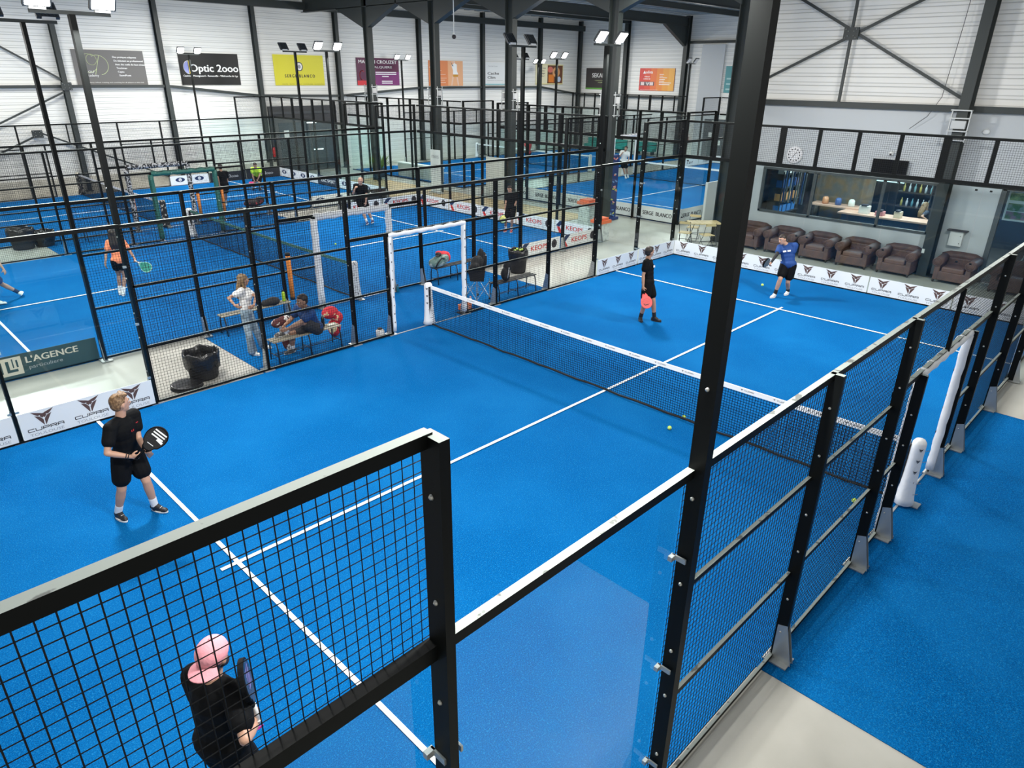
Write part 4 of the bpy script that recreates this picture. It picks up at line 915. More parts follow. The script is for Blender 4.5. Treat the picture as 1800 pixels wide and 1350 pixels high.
# bar interior
DK=mat('bar_dark_blue',(.008,.03,.07),.45); DG=mat('bar_dark_wall',(.03,.035,.045),.6)
for n,x0,x1,y0,y1,z0,z1,m_ in(('wall_1',19,19.1,-6,4.6,0,3,DG),('wall_2',13.8,19,4.5,4.58,0,3,DG),('ceiling_1',13.75,19,-6,4.6,2.75,2.8,DG),('wall_3',13.75,19,-6.1,-6,0,3,DG)): slab(n,x0,x1,y0,y1,z0,z1,m_)
slab('floor_1',13.72,19,-6,4.6,-.012,.0,mat('bar_floor',(.10,.09,.08),.4))
for i,(x,y) in enumerate(((15.2,2.9),(15.2,1.2),(15.2,-.5),(16.8,.4),(16.0,-3.5))):
    t=tag(MB().box((x,y,2.72),(.09,1.3,.04),mat('lit_tube',(1,1,1),.4,emit=(.92,.97,1,7))).build('ceiling_tube'),'lit strip lamp in the bar ceiling, '+('leftmost','second','third','over the shelves','behind the glass door')[i],'lamp')
    area('strip_lamp',(x,y,2.66),1.2,70,(.9,.95,1),sy=.1)
t=thing('bar_counter','blue fronted bar counter with a pale wooden top behind the window','counter',(15.6,.1,0))
MB().box((15.75,.05,.54),(.5,3.9,1.08),DK).build('counter_front',None,t); MB().box((15.6,.05,1.11),(.75,4.0,.05),mat('rosy_wood',(.60,.36,.25),.45)).build('counter_top',None,t)
t=thing('bar_shelf','metal shelf rack with bottles and boxes behind the counter','shelf',(18.4,.3,0)); 
for z in(.5,1.1,1.6,2.1): MB().box((18.4,.1,z),(.4,2.2,.03),BI).build('shelf_board',None,t)
for y in(-1,.1,1.2): MB().box((18.2,y,1.2),(.04,.04,2.4),BI).build('upright',None,t)
random.seed(4)
BC=[(.55,.6,.6),(.2,.4,.42),(.5,.42,.12),(.12,.3,.35),(.6,.6,.62)]
for z in(1.12,1.62,2.12):
    for k in range(12):
        y=-.9+k*.175; c=random.choice(BC); o=MB().lathe([(.04,0),(.04,.17),(.015,.22),(.015,.28)],(18.3,y,z),8,mat('bottle_%d'%BC.index(c),c,.3)).build('glass_bottle',None,None,True); tag(o,'bottle in the row on the rack behind the bar counter','bottle','bottles on the bar rack')
tag(MB().box((18.9,2.0,2.1),(.05,1.5,.6),mat('menu_screen',(.3,.35,.4),.4,emit=(.6,.75,.75,3))).build('menu_screen'),'lit menu screen on the back wall of the bar','screen')
tag(MB().box((17.0,2.6,1.3),(.08,2.0,2.5),mat('divider_brown',(.17,.115,.06),.7,noise=(3,(.10,.10,.09),.4,.6))).build('room_divider'),'dull brown divider wall left of the menu screen','panel')
t=thing('merchandise_shelf','shelf of blue and pale boxes at the left end of the bar room','shelf',(14.8,3.9,0))
for z in(.9,1.3,1.75,2.2): MB().box((15.3,4.0,z),(1.6,.5,.03),BI).build('shelf_board',None,t)
for x in(14.55,16.05): MB().box((x,4.0,1.15),(.04,.45,2.3),BI).build('upright',None,t)
for i in range(16):
    z=(.92,1.32,1.77,2.22)[i%4]; c=[(.03,.16,.42),(.6,.6,.55),(.02,.07,.2),(.5,.25,.1)][(i*7)%4]; o=MB().box((14.65+.35*(i//4),3.9,z+.13),(.26,.2,.24),mat('box_%d'%((i*7)%4),c,.5)).build('stock_box'); tag(o,'box on the shelf at the left end of the bar room','box','boxes on the merchandise shelf')
for y,w,h,c,l in((1.3,.3,.25,(.70,.66,.58),'cream coffee machine on the bar counter'),(.8,.25,.14,(.5,.2,.2),'reddish tray on the bar counter'),(.25,.2,.2,(.6,.5,.35),'small pale holder left of the woman on the bar counter')):
    m=MB(); m.box((15.55,y,1.135+h/2),(.26,w,h),mat('c_%d'%int(y*10+20),c,.5)); m.box((15.5,y,1.16+h),(.2,w*.6,.06),INK); tag(m.build('counter_item' if y!=1.3 else 'coffee_machine',None,None,False,.01),l,'machine' if y==1.3 else 'tray')
# more of the bar room
t=thing('high_table','long pale wooden high table in the left half of the bar room','table',(16.2,2.3,0)); MB().box((16.3,2.5,1.16),(.7,1.7,.05),mat('rosy_wood',(.60,.38,.27),.45)).build('table_top',None,t)
for x,y in((16.05,1.8),(16.05,3.2),(16.55,1.8),(16.55,3.2)): MB().box((x,y,.57),(.05,.05,1.14),BI).build('leg',None,t)
for i,(y,c) in enumerate(((2.0,(.7,.68,.6)),(2.45,(.05,.1,.25)),(2.9,(.55,.25,.12)))):
    tag(MB().lathe([(.09,0),(.11,.02),(.10,.2),(.06,.24)],(16.25,y,1.187),14,mat('jar_%d'%i,c,.4)).build('storage_jar',None,None,True),('pale','dark blue','rust coloured')[i]+' jar on the high table in the bar room','jar')
for i in range(9):
    y=3.05+.1*i; tag(MB().box((14.6+.05*(i%2),y,1.9),(.02,.05,1.2),mat('strip_%d'%(i%3),((.12,.14,.16),(.03,.08,.2),(.25,.26,.24))[i%3],.6)).build('hanging_strap'),'hanging strap in the row left of the window mullion','strap','straps hanging in the bar window')
tag(MB().box((18.85,3.4,1.9),(.06,1.0,1.0),mat('warm_poster',(.5,.28,.14),.5,noise=(3,(.35,.3,.25),.4,.6))).build('wall_poster'),'warm orange poster on the back wall of the bar room','poster')
tag(MB().box((15.35,-1.1,1.2),(.2,.25,.14),mat('pale_basket',(.6,.5,.36),.6)).build('cutlery_box',None,None,False,.01),'pale box beside the woman at the right end of the counter','box')
# posters behind the glass door
t=thing('poster_stand','white poster holder with green and grey pictures behind the glass door','poster',(13.9,-3.1,0)); MB().box((13.95,-3.12,2.12),(.03,.56,.82),WHITEV).build('panel',None,t)
for z,c in((2.36,(.28,.42,.16)),(2.08,(.3,.34,.32)),(1.86,(.35,.2,.28))): MB().box((13.93,-3.12,z),(.01,.46,.2),mat('pic_%d'%int(z*100),c,.4,noise=(9,(.1,.2,.08),.4,.6))).build('picture',None,t)
t=thing('exercise_bike','dark exercise bike silhouette behind the glass door','bike',(15,-3.6,0)); m=MB(); m.tube([(14.7,-3.3,.02),(15.0,-3.5,.7),(15.3,-3.7,1.2)],.03,8,GALV); m.tube([(15.3,-3.9,.02),(15.2,-3.7,.9)],.03,8,BI); m.lathe([(.22,0),(.25,.02),(.22,.05)],(14.9,-3.45,.4),18,BI); m.build('frame',None,t,True); MB().box((15.3,-3.7,1.25),(.25,.3,.05),BAGB).build('console',None,t); MB().sph((14.75,-3.35,.95),(.12,.12,.05),BAGB,12,8).build('saddle',None,t,True)
area('gym_light',(16,-4,2.6),1.5,60,(.55,.75,1))
# ---------------------------------------------------------------- middle zone
struct(MB().box((11.55,18.5,-.006),(3.3,15.0,.010),mat('wooden_deck',(.55,.36,.16),.5,noise=(2,(.42,.30,.17),.4,.7))).build('floor_2'))
t=thing('white_partition','low white partition board beside the corner of the back court','partition',(16.6,7.2,0)); MB().box((16.6,7.2,.76),(2.2,.06,1.5),mat('partition_white',(.66,.68,.68),.4)).build('board',None,t); MB().box((15.51,7.2,.76),(.04,.09,1.52),WHITEV).build('edge_strip',None,t)
t=thing('white_partition','low white partition board in front of the middle heavy column','partition',(13.9,17.0,0)); MB().box((13.95,17.2,.86),(.06,1.5,1.7),mat('partition_white2',(.60,.60,.56),.6)).build('board',None,t)
t=thing('white_partition','long low white wall at the edge of the wooden floor','partition',(16,23.5,0)); MB().box((14.9,24.2,.34),(.3,3.6,.68),mat('partition_grey',(.5,.5,.46),.6)).build('board',None,t); MB().box((14.9,24.2,.7),(.36,3.7,.06),WHITEV).build('top_board',None,t)
t=thing('roll_up_banner','white roll-up banner in front of the heavy column','banner',(12.3,19.7,0)); MB().box((12.3,19.7,1.0),(.02,.72,1.95),mat('roll_white',(.62,.64,.64),.5)).build('sheet',None,t); k=MB(); put_text(k,'mes',(12.285,19.7,1.6),(0,-1,0),(0,0,1),.2,GREYINK,.5,True,.008); 
for i in range(4): k.box((12.288,19.7,1.3-i*.08),(.002,.4,.015),GREYINK)
k.build('print',None,t); MB().box((12.3,19.7,.03),(.2,.8,.06),GALV).build('base',None,t)
t=thing('display_tower','tall dark blue display tower with small bright patterns','display',(13.2,10.15,0)); DB=mat('display_blue',(.015,.035,.16),.5); MB().box((13.25,10.2,.05),(.55,.75,.1),DB).build('base',None,t); b=MB(); b.box((13.25,10.2,1.25),(.4,.55,2.4),DB).build('body',None,t)
random.seed(9); cols=[mat('pc%d'%i,c,.5) for i,c in enumerate(((.75,.25,.2),(.55,.6,.62),(.6,.6,.1),(.15,.3,.6),(.8,.4,.35)))]
k=MB()
for i in range(46):
    z=.15+random.random()*2.25; c=random.choice(cols)
    if i%2: k.box((13.045,9.97+random.random()*.46,z),(.006,.1+random.random()*.08,.04+random.random()*.05),c,Matrix.Rotation(random.uniform(-.5,.5),3,'X'))
    else: k.box((13.1+random.random()*.3,9.92,z),(.1+random.random()*.06,.006,.05),c,Matrix.Rotation(random.uniform(-.5,.5),3,'Y'))
k.build('pattern',None,t)
WBR=mat('white_block',(.62,.63,.60),.7,noise=(9,(.45,.46,.44),.5,.6)); RED=mat('tray_orange',(.80,.16,.06),.5)
for x,y,s,h,l in((9.95,7.95,.42,.6,'white column bin with an orange top right of the red lettered corner board'),(11.15,9.5,.5,.9,'taller white column bin with a red top behind the red lettered corner board')):
    t=thing('column_bin',l,'bin',(x,y,0)); MB().box((x,y,h/2),(s,s,h),WBR).build('body',None,t); m=MB(); m.box((x,y,h+.05),(s+.1,s+.1,.1),RED); m.box((x,y,h+.14),(s-.05,s-.05,.08),RED); m.build('tray',None,t)
# plant
t=thing('potted_plant','green leafy potted plant at the foot of the far heavy column','plant',(13.7,26.1,0)); MB().lathe([(.2,0),(.26,.45),(.22,.45),(.2,.4),(.01,.4)],(13.7,26.1,0),16,mat('pot_dark',(.05,.05,.06),.5)).build('pot',None,t,True)
random.seed(2); b=MB(); GRN=mat('leaf_green',(.16,.26,.04),.5)
for i in range(46):
    a=random.random()*6.28; L=.5+random.random()*.6; e=random.uniform(.5,1.35); d=Vector((math.cos(a)*math.cos(e),math.sin(a)*math.cos(e),math.sin(e))); o=Vector((13.7,26.1,.42)); s=d.cross(Vector((0,0,1))).normalized()*.05
    m1=o+d*L*.5; tp=o+d*L-Vector((0,0,.12)); b.poly([o,m1+s,tp,m1-s],GRN)
b.build('foliage',None,t)
# entrance doors in the far left wall
DOORG=mat('door_glass_dark',(.05,.065,.075),.15); b=MB(); b.box((12.1,31.05,1.75),(4.2,.12,3.5),mat('door_frame_dark',(.05,.052,.055),.5)); d2=struct(b.build('door_2'))
for x in(10.9,11.9,12.9,13.7): MB().box((x,30.98,1.35),(.85,.02,2.6),DOORG).build('door_pane',None,d2)
MB().box((12.1,30.97,3.15),(4.2,.04,.12),FR).build('door_header',None,d2)
tag(MB().box((10.9,30.955,2.05),(.3,.01,.4),WHITEV).build('notice_sheet'),'white notice sheet taped to the dark entrance door','notice')
for x,z,l in((12.5,2.6,'upper'),(12.8,1.15,'lower')): tag(MB().box((x,30.94,z),(.6,.02,.05),mat('lit_tube2',(1,1,1),.4,emit=(.95,1,1,3))).build('strip_light'),'%s white strip light glowing in the entrance door'%l,'light')
for x,y,l in((10.0,30.9,'red fire extinguisher on the wall left of the entrance door'),(36.22,20.9,'red fire extinguisher near the far door')):
    t=MB().lathe([(.09,0),(.1,.02),(.1,.42),(.05,.5),(.03,.52)],(x,y,.9),14,mat('extinguisher_red',(.55,.02,.02),.35)).build('fire_extinguisher',None,None,True); tag(t,l,'extinguisher'); MB().box((x,y,1.44),(.05,.08,.06),INK).build('valve',None,t)
# door in the back wall
d3=struct(MB().box((36.28,18.9,1.3),(.12,1.5,2.6),mat('far_door',(.08,.09,.10),.5)).build('door_3')); MB().box((36.2,18.9,2.45),(.03,.35,.12),mat('exit_box',(.75,.8,.75),.4)).build('sign_box',None,d3)
for y,z in((18.6,1.5),(18.4,1.1),(19.1,1.6)): MB().box((36.2,y,z),(.02,.25,.3),WHITEV).build('notice',None,d3)
for i,y in enumerate((28.4,26.2,23.6)): 
    t=thing('teal_bench','teal green padded bench along the far wall, %s'%('nearest the corner','in the middle','under the orange banner')[i],'bench',(35.2,y,0)); MB().box((35.2,y,.32),(.6,1.5,.2),mat('teal_pad',(.03,.30,.26),.6)).build('seat',None,t,False,.03); MB().box((35.45,y,.6),(.14,1.5,.5),mat('teal_pad',(0,0,0))).build('backrest',None,t,False,.03)
    for s in(-.6,.6): MB().box((35.2,y+s,.11),(.4,.06,.22),BI).build('leg',None,t)
m=MB(); m.box((19.0,14.6,.42),(.5,.3,.04),BI); 
t=thing('ball_basket','wire ball basket on the back court behind the posts','basket',(19.2,15.2,0)); MB().lathe([(.2,.35),(.25,.7),(.23,.7),(.18,.38)],(19.2,15.2,0),14,mat('basket_dark',(.08,.03,.04),.6)).build('basket',None,t,True); m=MB()
for a in range(4): m.tube([(19.2+.2*math.cos(a*1.57),15.2+.2*math.sin(a*1.57),.36),(19.2+.28*math.cos(a*1.57),15.2+.28*math.sin(a*1.57),0)],.015,6,BI)
m.build('leg_frame',None,t)
PPL={"p1":{"pel":[-7.382,1.828,0.902],"neck":[-7.363,1.752,1.381],"ls":[-7.202,1.844,1.345],"rs":[-7.528,1.673,1.331],"lhip":[-7.301,1.871,0.882],"rhip":[-7.464,1.785,0.882],"head":[-7.341,1.748,1.588],"le":[-7.237,1.727,1.092],"lw":[-7.233,1.516,0.961],"lh":[-7.19,1.546,0.891],"lk":[-7.272,1.698,0.493],"la":[-7.228,1.755,0.082],"lt":[-7.161,1.626,0.034],"ll":[-7.255,1.807,0.034],"re":[-7.642,1.579,1.091],"rw":[-7.432,1.483,1.001],"rh":[-7.362,1.433,0.992],"rk":[-7.548,1.764,0.464],"ra":[-7.615,1.918,0.082],"rt":[-7.587,1.776,0.034],"rl":[-7.626,1.975,0.034],"f":[0.469,-0.883,0.0],"hf":[0.978,0.208,0.05],"s":0.97},
"p2":{"pel":[-8.346,-3.003,0.95],"neck":[-8.306,-2.983,1.47],"ls":[-8.375,-2.806,1.423],"rs":[-8.244,-3.163,1.427],"lhip":[-8.379,-2.913,0.93],"rhip":[-8.314,-3.092,0.93],"head":[-8.273,-2.987,1.682],"le":[-8.356,-2.799,1.133],"lw":[-8.309,-2.782,0.883],"lh":[-8.292,-2.776,0.795],"lk":[-8.278,-2.854,0.506],"la":[-8.366,-2.863,0.085],"lt":[-8.225,-2.811,0.035],"ll":[-8.422,-2.883,0.035],"re":[-8.319,-3.41,1.295],"rw":[-8.17,-3.235,1.185],"rh":[-8.17,-3.269,1.268],"rk":[-8.221,-3.162,0.506],"ra":[-8.216,-3.262,0.088],"rt":[-8.075,-3.211,0.038],"rl":[-8.273,-3.283,0.038],"f":[0.94,0.342,0.0],"hf":[0.883,0.469,0.0],"s":1.0,"rkc":[-8.181,-3.217,1.563]},
"p3":{"pel":[3.828,1.812,0.911],"neck":[3.897,1.913,1.386],"ls":[4.06,1.973,1.304],"rs":[3.723,1.835,1.383],"lhip":[3.913,1.85,0.891],"rhip":[3.743,1.774,0.891],"head":[3.895,1.888,1.595],"le":[4.068,1.955,1.019],"lw":[4.088,1.909,0.774],"lh":[4.095,1.893,0.688],"lk":[3.899,1.672,0.499],"la":[3.96,1.639,0.083],"lt":[3.982,1.493,0.034],"ll":[3.951,1.697,0.034],"re":[3.637,1.831,1.112],"rw":[3.592,1.777,0.872],"rh":[3.578,1.754,0.788],"rk":[3.665,1.742,0.468],"ra":[3.761,1.884,0.083],"rt":[3.66,1.777,0.034],"rl":[3.801,1.927,0.034],"f":[0.407,-0.914,0.0],"hf":[0.966,-0.259,0.0],"s":0.98},
"p4":{"pel":[8.146,0.448,0.843],"neck":[8.193,0.585,1.311],"ls":[8.237,0.398,1.315],"rs":[8.141,0.746,1.223],"lhip":[8.167,0.358,0.823],"rhip":[8.125,0.539,0.823],"head":[8.083,0.688,1.457],"le":[8.161,0.42,1.042],"lw":[8.066,0.518,0.832],"lh":[8.034,0.545,0.755],"lk":[8.106,0.369,0.396],"la":[8.381,0.435,0.083],"lt":[8.234,0.423,0.034],"ll":[8.439,0.439,0.034],"re":[7.896,0.695,1.09],"rw":[7.738,0.739,0.901],"rh":[7.662,0.733,0.856],"rk":[7.851,0.473,0.496],"ra":[7.873,0.554,0.083],"rt":[7.726,0.563,0.034],"rl":[7.932,0.551,0.034],"f":[-0.974,-0.225,0.0],"hf":[-0.966,0.259,-0.5],"s":0.98},
"p5":{"pel":[-4.156,12.148,0.883],"neck":[-4.096,12.226,1.348],"ls":[-4.278,12.191,1.334],"rs":[-3.925,12.246,1.279],"lhip":[-4.245,12.132,0.863],"rhip":[-4.067,12.164,0.863],"head":[-4.143,12.173,1.54],"le":[-4.391,12.166,1.084],"lw":[-4.478,12.083,0.874],"lh":[-4.49,12.066,0.791],"lk":[-4.182,12.291,0.482],"la":[-4.247,12.251,0.081],"lt":[-4.19,12.381,0.033],"ll":[-4.27,12.199,0.033],"re":[-3.861,12.074,1.074],"rw":[-3.846,11.899,0.906],"rh":[-3.853,11.821,0.873],"rk":[-4.083,12.204,0.448],"ra":[-4.219,12.087,0.081],"rt":[-4.172,12.221,0.033],"rl":[-4.239,12.033,0.033],"f":[-0.174,0.985,0.0],"hf":[0.5,0.866,0.0],"s":0.95},
"p6":{"pel":[-6.594,13.532,0.78],"neck":[-6.631,13.463,1.274],"ls":[-6.722,13.307,1.2],"rs":[-6.534,13.632,1.259],"lhip":[-6.642,13.45,0.76],"rhip":[-6.547,13.614,0.76],"head":[-6.678,13.415,1.478],"le":[-6.46,13.245,1.092],"lw":[-6.379,13.182,0.859],"lh":[-6.369,13.161,0.772],"lk":[-6.441,13.628,0.411],"la":[-6.132,13.695,0.12],"lt":[-6.089,13.839,0.07],"ll":[-6.149,13.637,0.07],"re":[-6.715,13.608,1.034],"rw":[-6.893,13.589,0.852],"rh":[-6.956,13.582,0.788],"rk":[-6.803,13.566,0.406],"ra":[-6.671,13.313,0.085],"rt":[-6.525,13.277,0.035],"rl":[-6.729,13.327,0.035],"f":[-0.866,0.5,0.0],"hf":[-0.866,0.5,0.0],"s":1.0},
"w7":{"pel":[-3.711,6.182,0.846],"neck":[-3.64,6.282,1.284],"ls":[-3.527,6.39,1.199],"rs":[-3.766,6.157,1.291],"lhip":[-3.65,6.243,0.826],"rhip":[-3.772,6.121,0.826],"head":[-3.639,6.278,1.48],"le":[-3.488,6.135,1.143],"lw":[-3.623,5.996,1.016],"lh":[-3.699,5.967,1.004],"lk":[-3.573,6.168,0.441],"la":[-3.439,6.224,0.077],"lt":[-3.369,6.106,0.032],"ll":[-3.467,6.27,0.032],"re":[-4.004,6.224,1.199],"rw":[-3.984,6.021,1.089],"rh":[-3.937,5.961,1.058],"rk":[-3.817,5.97,0.458],"ra":[-3.764,6.043,0.077],"rt":[-3.716,5.916,0.032],"rl":[-3.783,6.095,0.032],"f":[0.707,-0.707,0.0],"hf":[0.866,-0.5,0.0],"s":0.91},
"p8":{"pel":[-2.72,5.36,0.52],"neck":[-2.941,5.285,0.962],"ls":[-2.895,5.105,0.904],"rs":[-2.947,5.479,0.941],"lhip":[-2.712,5.265,0.5],"rhip":[-2.728,5.455,0.5],"head":[-3.002,5.213,1.155],"le":[-3.14,5.136,0.751],"lw":[-3.366,5.216,0.665],"lh":[-3.448,5.249,0.646],"lk":[-3.06,5.169,0.751],"la":[-3.365,5.395,0.55],"lt":[-3.514,5.382,0.5],"ll":[-3.305,5.4,0.5],"re":[-3.077,5.589,0.706],"rw":[-3.297,5.47,0.657],"rh":[-3.372,5.431,0.626],"rk":[-3.168,5.439,0.486],"ra":[-3.132,5.59,0.085],"rt":[-3.282,5.577,0.035],"rl":[-3.072,5.595,0.035],"f":[-0.996,-0.087,0.0],"hf":[-1.0,0.0,-0.3],"s":1.0},
"p9":{"pel":[5.481,15.792,0.93],"neck":[5.449,15.711,1.422],"ls":[5.562,15.565,1.36],"rs":[5.341,15.872,1.396],"lhip":[5.535,15.714,0.91],"rhip":[5.426,15.87,0.91],"head":[5.383,15.612,1.602],"le":[5.498,15.46,1.097],"lw":[5.444,15.448,0.848],"lh":[5.424,15.443,0.761],"lk":[5.65,15.664,0.488],"la":[5.831,15.672,0.098],"lt":[5.708,15.586,0.048],"ll":[5.88,15.706,0.048],"re":[5.223,15.899,1.132],"rw":[5.218,15.748,1.338],"rh":[5.263,15.732,1.415],"rk":[5.45,15.722,0.496],"ra":[5.549,15.63,0.088],"rt":[5.443,15.524,0.038],"rl":[5.591,15.672,0.038],"f":[-0.819,-0.574,0.0],"hf":[-0.94,-0.342,0.0],"s":1.0},
"p10":{"pel":[8.596,10.994,0.874],"neck":[8.656,11.034,1.339],"ls":[8.753,10.884,1.296],"rs":[8.549,11.177,1.297],"lhip":[8.648,10.921,0.854],"rhip":[8.545,11.067,0.854],"head":[8.544,11.009,1.505],"le":[8.697,10.838,1.034],"lw":[8.586,10.899,0.83],"lh":[8.546,10.921,0.759],"lk":[8.516,10.853,0.468],"la":[8.585,10.942,0.08],"lt":[8.476,10.851,0.033],"ll":[8.628,10.978,0.033],"re":[8.465,11.124,1.043],"rw":[8.415,11.115,0.809],"rh":[8.393,11.115,0.727],"rk":[8.407,11.073,0.464],"ra":[8.502,11.152,0.08],"rt":[8.374,11.095,0.033],"rl":[8.554,11.175,0.033],"f":[-0.819,-0.574,0.0],"hf":[-0.94,-0.342,-0.3],"s":0.94},
"p11":{"pel":[3.319,22.647,0.911],"neck":[3.327,22.705,1.398],"ls":[3.146,22.747,1.351],"rs":[3.506,22.652,1.357],"lhip":[3.229,22.671,0.891],"rhip":[3.409,22.623,0.891],"head":[3.316,22.734,1.606],"le":[3.066,22.518,1.205],"lw":[3.065,22.481,0.957],"lh":[3.065,22.469,0.87],"lk":[3.169,22.6,0.47],"la":[3.09,22.445,0.086],"lt":[3.128,22.587,0.037],"ll":[3.075,22.389,0.037],"re":[3.511,22.671,1.073],"rw":[3.524,22.719,0.828],"rh":[3.529,22.736,0.741],"rk":[3.418,22.809,0.503],"ra":[3.402,22.909,0.093],"rt":[3.44,23.051,0.044],"rl":[3.386,22.852,0.044],"f":[0.259,0.966,0.0],"hf":[0.0,1.0,0.0],"s":0.98},
"p12":{"pel":[6.489,26.025,0.66],"neck":[6.33,25.768,1.039],"ls":[6.497,25.689,1.0],"rs":[6.191,25.893,1.01],"lhip":[6.565,25.972,0.64],"rhip":[6.414,26.078,0.64],"head":[6.237,25.652,1.185],"le":[6.391,25.572,0.767],"lw":[6.267,25.601,0.555],"lh":[6.223,25.611,0.48],"lk":[6.351,25.716,0.373],"la":[6.497,25.978,0.082],"lt":[6.413,25.859,0.034],"ll":[6.53,26.026,0.034],"re":[6.161,25.869,0.731],"rw":[6.184,25.823,0.489],"rh":[6.192,25.806,0.404],"rk":[6.167,25.875,0.356],"ra":[6.274,26.171,0.082],"rt":[6.19,26.052,0.034],"rl":[6.307,26.219,0.034],"f":[-0.574,-0.819,0.0],"hf":[-0.574,-0.819,0.0],"s":0.97}}
# ================================================================ people
SK1=mat('skin_light',(.50,.285,.195),.5); SK2=mat('skin_tan',(.42,.235,.155),.5); SK3=mat('skin_olive',(.34,.185,.12),.5)
def remesh(b,name,m,parent,vox,it=5):
    o=b.build(name,m,parent,True); r=o.modifiers.new('r','REMESH'); r.mode='VOXEL'; r.voxel_size=vox; r.use_smooth_shade=True
    s=o.modifiers.new('s','SMOOTH'); s.factor=.5; s.iterations=it; return o
def frame(u,f):
    u=u.normalized(); f=(f-u*f.dot(u)).normalized(); l=u.cross(f); return Matrix((f,l,u)).transposed(),f,l,u
def person(key,label,skin,shirt,shorts,sock,shoe,sole,hair,vox=.011,sleeve=.52,longpants=False,hairstyle='short',grip=(),relax=.5,bald=False,female=False,armsleeve=None,cap=None,logo=None,build=1.0):
    J={k:Vector(v) for k,v in PPL[key].items() if k not in('s','rkc')}; s=PPL[key]['s']; w=build; sh=s*1.08
    base=(J['la']+J['ra'])/2; t=thing('person',label,'person',(base.x,base.y,0))
    U=(J['neck']-J['pel']).normalized(); Ls=(J['ls']-J['rs']).normalized(); F=Ls.cross(U).normalized()
    if F.dot(J['f'])<0: F=-F
    MT_,F,L,U=frame(U,F)
    hl=(J['lhip']-J['rhip']).normalized(); Fh=hl.cross(Vector((0,0,1))); Fh=Fh if Fh.dot(J['f'])>0 else -Fh
    MH,_,_,_=frame(Vector((0,0,1))*.7+U*.3,Fh)
    T=(J['neck']-J['pel']).length
    P=lambda a,f=0,l=0: J['pel']+U*T*a+F*f*s+L*l*s
    b=MB(); E=lambda c,r,M=MT_,g=0: b.sph(c,tuple((q+g)*s for q in r),None,14,10,M)
    chest=[(P(.02),(.11*w,.155*w,.12),MH),(P(.22,.005),(.095*w,.135*w,.14),MT_),(P(.45,.0),(.10*w,.145*w,.15),MT_),(P(.7,.0),(.108*w,.160*w,.15),MT_),(P(.86,-.012),(.085*w,.14*w,.09),MT_)]
    if female: chest.append((P(.66,.06,.07),(.06,.065,.065),MT_)); chest.append((P(.66,.06,-.07),(.06,.065,.065),MT_))
    for c,r,M in chest: E(c,r,M)
    b.cone(P(.97,-.02),J['head']-U*.05*s,.066*s,.056*s)
    for k in'lr': b.cone(P(.98,-.015),J[k+'s'],.055*s,.058*s*w)
    # head
    hf=J['hf'].normalized(); hu=(J['head']-J['neck']).normalized()*.4+Vector((0,0,1))*.6
    MHd,hf,hlft,hu=frame(hu,hf); H=J['head']; hp=lambda f,l,u: H+hf*f*sh+hlft*l*sh+hu*u*sh
    b.sph(hp(-.012,0,.018),(.102*sh,.080*sh,.104*sh),None,16,12,MHd); b.sph(hp(.02,0,-.03),(.072*sh,.062*sh,.082*sh),None,14,10,MHd); b.sph(hp(.055,0,-.082),(.034*sh,.036*sh,.03*sh),None,10,8,MHd)
    b.cone(hp(.082,0,.012),hp(.108,0,-.022),.012*sh,.017*sh); b.sph(hp(.082,0,-.052),(.016*sh,.026*sh,.012*sh),None,10,6,MHd)
    for e in(-1,1): b.sph(hp(-.008,e*.078,-.008),(.02*sh,.012*sh,.032*sh),None,10,8,MHd); b.sph(hp(.07,e*.032,.028),(.02*sh,.028*sh,.012*sh),None,8,6,MHd)
    # limbs
    for k in'lr':
        S,El,Wr,Hd=J[k+'s'],J[k+'e'],J[k+'w'],J[k+'h']; g=w if not female else .88
        b.cone(S,S.lerp(El,.5),.054*s*g,.047*s*g); b.cone(S.lerp(El,.5),El,.047*s*g,.037*s*g)
        b.cone(El,El.lerp(Wr,.35),.038*s*g,.040*s*g); b.cone(El.lerp(Wr,.35),Wr,.040*s*g,.026*s*g)
        # hand
        d=(Hd-Wr).normalized(); inw=((P(.4)-Wr)); inw=(inw-d*inw.dot(d)).normalized(); sd=d.cross(inw)
        if sd.dot(J['f'])<0: thumb=-1
        else: thumb=1
        Mh=Matrix((d,sd,inw)).transposed(); b.sph(Wr+d*.045*s,(.05*s,.042*s,.02*s),None,12,8,Mh); b.cone(Wr-d*.01,Wr+d*.02*s,.026*s,.027*s)
        curl=1.25 if k in grip else relax
        for i,(o_,ln) in enumerate(((-.03,.062),(-.010,.075),(.011,.070),(.030,.056))):
            o_*=-thumb; st=Wr+d*.082*s+sd*o_*s; a=curl*(.7+.1*i)
            d1=(d*math.cos(a)+inw*math.sin(a)); m1=st+d1*ln*.5*s; a2=a*1.9; d2=(d*math.cos(a2)+inw*math.sin(a2)); 
            b.cone(Wr+d*.06*s+sd*o_*.9*s,st,.0105*s,.0098*s); b.cone(st,m1,.0098*s,.009*s); b.cone(m1,m1+d2*ln*.5*s,.009*s,.0078*s)
        th0=Wr+d*.025*s+sd*thumb*.03*s; th1=th0+(d*.55+sd*thumb*.55+inw*.45).normalized()*.042*s; th2=th1+(d*.8+sd*thumb*(.1 if k in grip else .3)+inw*.6).normalized()*.034*s
        b.cone(th0,th1,.0135*s,.0115*s); b.cone(th1,th2,.0115*s,.009*s)
        Hp,Kn,An=J[k+'hip'],J[k+'k'],J[k+'a']; g=w if not female else .92
        b.cone(Hp,Hp.lerp(Kn,.5),.088*s*g,.076*s*g); b.cone(Hp.lerp(Kn,.5),Kn,.076*s*g,.058*s*g); b.cone(Kn,Kn.lerp(An,.3),.056*s*g,.060*s*g); b.cone(Kn.lerp(An,.3),An,.060*s*g,.036*s*g)
        b.sph(An,.034*s,None,10,8)
    remesh(b,'body',skin,t,vox,4)
